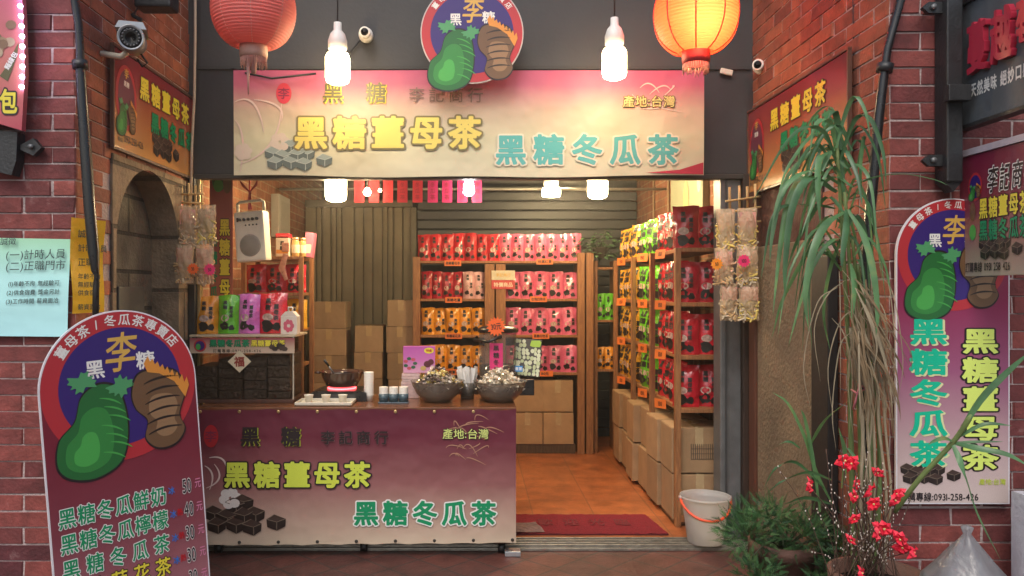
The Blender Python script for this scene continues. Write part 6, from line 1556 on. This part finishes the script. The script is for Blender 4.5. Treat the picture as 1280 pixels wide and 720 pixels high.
for pts, w in (([(1040, 630, 3.2), (1020, 590, 3.2), (1005, 545, 3.18), (985, 505, 3.16), (965, 490, 3.15)], .008), ([(1025, 640, 3.2), (1015, 570, 3.18), (1006, 525, 3.17), (1001, 512, 3.16)], .009), ([(1010, 560, 3.2), (1030, 525, 3.15), (1062, 500, 3.1)], .012), ([(1052, 610, 3.1), (1056, 570, 3.06), (1048, 534, 3.03)], .012), ([(1040, 600, 3.1), (1010, 590, 3.05), (980, 600, 3.0), (955, 620, 2.98)], .006), ([(1040, 630, 3.1), (1005, 622, 3.05), (972, 634, 3.0)], .007), ([(1030, 610, 3.2), (995, 578, 3.15), (970, 585, 3.1), (954, 612, 3.1)], .006), ([(1060, 560, 3.08), (1085, 590, 3.02), (1104, 615, 3.0)], .009), ([(1000, 560, 3.2), (985, 552, 3.18), (962, 562, 3.18)], .005)): blade(g2 if w < .008 else g1, [V(*p_) for p_ in pts], w, (1, .3, .4))
sm_.build('stems', CANE, cp); g1.build('leaves', LEAFG, cp); g2.build('dark_leaves', LEAFG2, cp); dr.build('withered_leaves', [DRY, DRY2], cp)
o = MB(); o.tube([P(1064, 487, 3.0), P(1072, 492, 2.96), P(1082, 486, 2.98), P(1074, 480, 2.95), P(1070, 500, 2.95), P(1066, 512, 2.96)], .004, 6); tag(o.build('tie_string', mat('tie_pink', (.42, .12, .14), .7)), 'pinkish string tied round the withered cane leaves', 'string')
TERR = mat('terracotta', (.12, .06, .045), .8, .25, 10, .3, 50); SOIL = mat('soil', (.03, .022, .016), .95, .3, 40, .8, 60)
def pot(loc, r, h, label, name='plant_pot'):
    o = thing(name, label, 'plant pot', loc); m = MB(); m.lathe([(r * .68, .001), (r * .9, h * .82), (r, h * .83), (r * 1.02, h), (r * .9, h), (r * .88, h * .86), (.001, h * .86)], 36); m.build('pot', TERR, o)
    m = MB(); m.lathe([(.001, h * .9), (r * .86, h * .885)], 24); m.build('soil', SOIL, o); return o
pot((1.44, 3.70, 0), .155, .345, 'brown terracotta pot holding the feathery green bush')
pot((1.53, 3.02, 0), .17, .44, 'dark pot holding the cane plant and red flowers')
# feathery bush
fb = thing('fern_bush', 'feathery dark green bush spilling over the terracotta pot beside the bucket', 'bush', (1.44, 3.70, .30))
FG = [translucent_mat('fern_a', (.05, .15, .05), .25), translucent_mat('fern_b', (.10, .22, .075), .25), translucent_mat('fern_c', (.025, .085, .035), .25)]
m = MB(); rr = random.Random(31); stems = MB()
def clump(c, rx, ry, rz_, n, m):
    for _ in range(n):
        a, b = rr.uniform(0, 6.28), rr.uniform(-1, 1); q = rr.random() ** .45; s_ = math.sqrt(1 - b * b)
        p_ = Vector(c) + Vector((rx * q * s_ * math.cos(a), ry * q * s_ * math.sin(a), rz_ * q * b)); out = (p_ - Vector(c)); out.z += .04; out.normalize()
        out = (out + Vector((rr.uniform(-.6, .6), rr.uniform(-.6, .6), rr.uniform(-.5, .4)))).normalized(); ln = rr.uniform(.03, .06); sd = out.cross(Vector((rr.uniform(-1, 1), rr.uniform(-1, 1), rr.uniform(-1, 1)))).normalized()
        m.mi = rr.choices((0, 1, 2), (5, 3, 4))[0]
        for k in range(7):
            t = k / 6; b0 = p_ + out * ln * t; w = .013 * (1 - .75 * t)
            for sg_ in (-1, 1):
                tip = b0 + sd * sg_ * w + out * .010; e = out * .0032; m.add([b0 - e, tip, b0 + e], [(0, 1, 2)])
for c, rx, ry, rz_, n in (((-.17, -.05, .10), .15, .15, .13, 420), ((-.10, -.10, .20), .11, .10, .07, 110), ((.06, -.08, .10), .14, .14, .12, 330), ((-.16, -.12, -.08), .10, .10, .12, 210), ((.24, -.14, .02), .16, .13, .13, 360), ((.28, -.1, .14), .09, .08, .09, 80), ((.14, -.18, -.08), .12, .08, .08, 110), ((.40, -.22, -.02), .12, .1, .12, 130)): clump(c, rx, ry, rz_, n, m)
m.build('foliage', FG, fb)
for k in range(14):
    a = rr.uniform(0, 6.28); e = Vector((rr.uniform(-.24, .36), rr.uniform(-.18, .02), rr.uniform(.0, .2))); stems.tube([(0, 0, 0), e * .5 + Vector((0, 0, .06)), e], [.005, .004, .002], 5)
stems.build('stems', mat('fern_stem', (.05, .06, .03), .7), fb)
# red flowers on twigs
rf = thing('flowering_twigs', 'red flowers on thin white budded twigs in front of the cane plant', 'flowers', (0, 0, 0))
FR = mat('flower_red', (.72, .015, .045), .55, .15, 40); m = MB(); bd = MB(); rr = random.Random(17); fi = 0
pos = [(1010, 606, 3.0), (1056, 577, 2.95), (1066, 580, 2.93), (1098, 590, 2.92), (1070, 604, 2.9), (1084, 612, 2.9), (1066, 620, 2.88), (1092, 630, 2.86), (1117, 624, 2.84), (1124, 619, 2.86), (1068, 648, 2.86), (1094, 664, 2.82), (1064, 674, 2.84), (1126, 673, 2.80), (1138, 690, 2.80), (1074, 716, 2.80), (1104, 660, 2.84), (1128, 684, 2.82)]
fl0 = None
for k, (u, v, d) in enumerate(pos):
    p_ = P(u, v, d); base = P(1078 + rr.uniform(-22, 26), 722, 2.98)
    mid = base.lerp(p_, .5) + Vector((rr.uniform(-.03, .03), rr.uniform(-.02, .02), .02)); m.tube(smoothpath([base, mid, p_], 5), .0022, 5)
    if fl0 is None:
        f = MB()
        for j in range(6):
            a = 2 * math.pi * j / 6 + .3; L_ = .030 if j % 3 else .038; c, s_ = math.cos(a), math.sin(a); dy = -.008 + .006 * (j % 2)
            f.add([(0, 0, 0), (c * L_ * .6 - s_ * .014, dy - .008, s_ * L_ * .6 + c * .014), (c * L_, dy + .004, s_ * L_), (c * L_ * .6 + s_ * .014, dy, s_ * L_ * .6 - c * .014), (c * L_ * .55, dy - .012, s_ * L_ * .55)], [(0, 1, 4), (1, 2, 4), (2, 3, 4), (3, 0, 4)])
        fl0 = f.build('flower', FR, rf, p_)
        f = MB(); f.lathe([(.001, -.004), (.005, 0), (.001, .006)], 8); ce = f.build('flower_centre', mat('flower_gold', (.62, .5, .2), .5), fl0, (0, -.012, 0)); q = fl0
    else:
        q = fl0.copy(); COL.objects.link(q); q.parent = rf; q.location = p_; c2 = ce.copy(); COL.objects.link(c2); c2.parent = q
    q.rotation_euler = (rr.uniform(-.7, .7), rr.uniform(-3, 3), rr.uniform(-.8, .8)); s_ = rr.uniform(.7, 1.1); q.scale = (s_, s_, s_ * rr.uniform(.6, 1))
for k in range(44):
    base = P(1076 + rr.uniform(-40, 50), 722, rr.uniform(2.85, 3.05)); u, v = 1074 + rr.gauss(0, 42), rr.uniform(560, 690); tip = P(u, v, rr.uniform(2.82, 3.02)); mid = base.lerp(tip, .55) + Vector((rr.uniform(-.03, .03), 0, .02))
    path = smoothpath([base, mid, tip], 7); m.tube(path, .0016, 4)
    for j in range(4, len(path)):
        if rr.random() < .55: q = path[j]; bd.lathe([(.001, -.003), (.0024, 0), (.001, .004)], 6, (q.x + rr.uniform(-.004, .004), q.y - .003, q.z))
m.build('twigs', mat('twig', (.09, .05, .035), .8, .2, 30), rf); bd.build('buds', mat('bud', (.62, .55, .48), .6), rf)
# trailing plant on the back rack
tp = thing('trailing_plant', 'dark leafy plant sitting on top of the corner rack', 'plant', (xc(752), 7.32, zc(322)))
m = MB(); st_ = MB(); rr = random.Random(44)
for k in range(95):
    a = rr.uniform(0, 6.28); q = rr.random() ** .6; p_ = Vector((.20 * q * math.cos(a) - .01, .12 * q * math.sin(a) - .06, rr.uniform(-.04, .26) * (1 - .5 * q) + .03)); o_ = Vector((math.cos(a), math.sin(a) - .3, rr.uniform(-.6, .5))).normalized(); ln = rr.uniform(.05, .085); sd = o_.cross(Vector((0, 0, 1))).normalized() * ln * .32
    m.mi = k % 2; m.add([p_, p_ + o_ * ln * .45 + sd, p_ + o_ * ln - Vector((0, 0, .012)), p_ + o_ * ln * .45 - sd, p_ + o_ * ln * .5 + Vector((0, 0, .006))], [(0, 4, 1), (1, 4, 2), (2, 4, 3), (3, 4, 0)])
    if k % 4 == 0: st_.tube([(0, 0, .0), tuple(p_ * .6 + Vector((0, 0, .03))), tuple(p_)], .003, 4)
m.build('leaves', [translucent_mat('vine_a', (.03, .09, .03), .2), translucent_mat('vine_b', (.06, .14, .05), .2)], tp); st_.build('stems', mat('vine_stem', (.05, .06, .03), .7), tp)
m = MB(); m.lathe([(.055, .0), (.075, .09), (.078, .095), (.068, .092), (.001, .085)], 20); m.build('pot', mat('pot_dark', (.05, .04, .035), .6), tp, (0, 0, -.0))
# clear bag, stall table
pbg = thing('clear_bag', 'crumpled clear plastic bag tied to a peak over a pot under the arched sign', 'bag', (1.77, 2.86, 0))
m = MB(); prof = [(.20, .16), (.205, .26), (.18, .36), (.13, .47), (.07, .55), (.022, .615), (.012, .63), (.02, .655), (.001, .66)]
m.lathe(prof, 40); rr = random.Random(3); m.v = [(x * (1 + .10 * math.sin(5 * math.atan2(y, x) + z * 18) + .05 * math.sin(11 * math.atan2(y, x) - z * 30)), y * (1 + .10 * math.sin(5 * math.atan2(y, x) + z * 18)), z) for x, y, z in m.v]
m.build('film', clear_mat('bag_film', (.62, .66, .70), .52, .28, .6, 9, body=.55), pbg)
m = MB(); m.lathe([(.13, .001), (.165, .30), (.17, .32), (.001, .32)], 30); m.build('covered_pot', TERR, pbg)
tbl = thing('stall_table', 'neighbouring stall table under a white cloth at the right edge', 'table', (2.09, 2.47, 0))
m = MB(); m.box((0, 0, .70), (1.2, .6, .72), .004); m.build('tabletop', WOODD, tbl)
for x, y in ((.05, .05), (1.12, .05), (.05, .52), (1.12, .52)): m = MB(); m.box((x, y, 0.001), (x + .04, y + .04, .699), .003); m.build('leg', BLACK, tbl)
cl = MB(); cl.smooth = True; n = 40; ed_ = [(-.01, .61)] + [(-.01, .61 - .62 * k / 14) for k in range(1, 15)] + [(-.01 + 1.22 * k / 30, -.01) for k in range(1, 31)]
vs = []
for j in range(7):
    for i, (x, y) in enumerate(ed_):
        b_ = .012 * math.sin(i * 1.1) * j / 6; vs.append((2.09 + x - (b_ + .004 if i < 15 else 0), 2.47 + y - (b_ + .004 if i >= 14 else 0), .728 - j * .062))
k_ = len(ed_); cl.add(vs, [(j * k_ + i, (j + 1) * k_ + i, (j + 1) * k_ + i + 1, j * k_ + i + 1) for j in range(6) for i in range(k_ - 1)])
cl.smooth = False; cl.box((2.08, 2.46, .7215), (3.30, 3.08, .7285))
tag(cl.build('tablecloth', mat('cloth_white', (.55, .54, .60), .85, .06, 12, .2, 40)), 'white cloth hanging over the stall table at the right edge', 'tablecloth')
bs = thing('stall_crate', 'dark stall crate of brown snacks on the white cloth at the right edge', 'crate', (2.11, 2.52, .7295))
m = MB(); m.box((0, 0, 0), (.6, .4, .02)); m.box((0, 0, .021), (.012, .4, .13), .003); m.box((.588, 0, .021), (.6, .4, .13), .003); m.box((.013, 0, .021), (.587, .012, .13), .003); m.box((.013, .388, .021), (.587, .4, .13), .003); m.build('crate', BLACKP, bs)
m = MB(); rr = random.Random(6)
for k in range(120): m.mi = k % 3; m.rbox((rr.uniform(.03, .57), rr.uniform(.03, .37), rr.uniform(.09, .17)), (.05, .04, .03), Matrix.Rotation(rr.uniform(0, 6), 3, 'Z') @ Matrix.Rotation(rr.uniform(-.7, .7), 3, 'X'), .01)
tag(m.build('brown_snacks', [SN[0], SN[1], SY[2]], None, bs.location), 'heap of brown snacks in the crate at the right edge', 'snacks', kind='stuff')

# ================================================================== HAZE (thin volume added to give the lamps a soft glow)
m = MB(); m.box((-62, -62, -1.2), (62, 62, 4.6))
hz = bpy.data.materials.new('haze_air'); hz.use_nodes = True; hn = hz.node_tree
hn.nodes.remove(hn.nodes['Principled BSDF']); pv = hn.nodes.new('ShaderNodeVolumePrincipled'); pv.inputs['Color'].default_value = (.9, .9, .92, 1); pv.inputs['Density'].default_value = HAZE; pv.inputs['Anisotropy'].default_value = .75
hn.links.new(pv.outputs[0], hn.nodes['Material Output'].inputs['Volume'])
tag(m.build('haze', hz), kind='stuff')
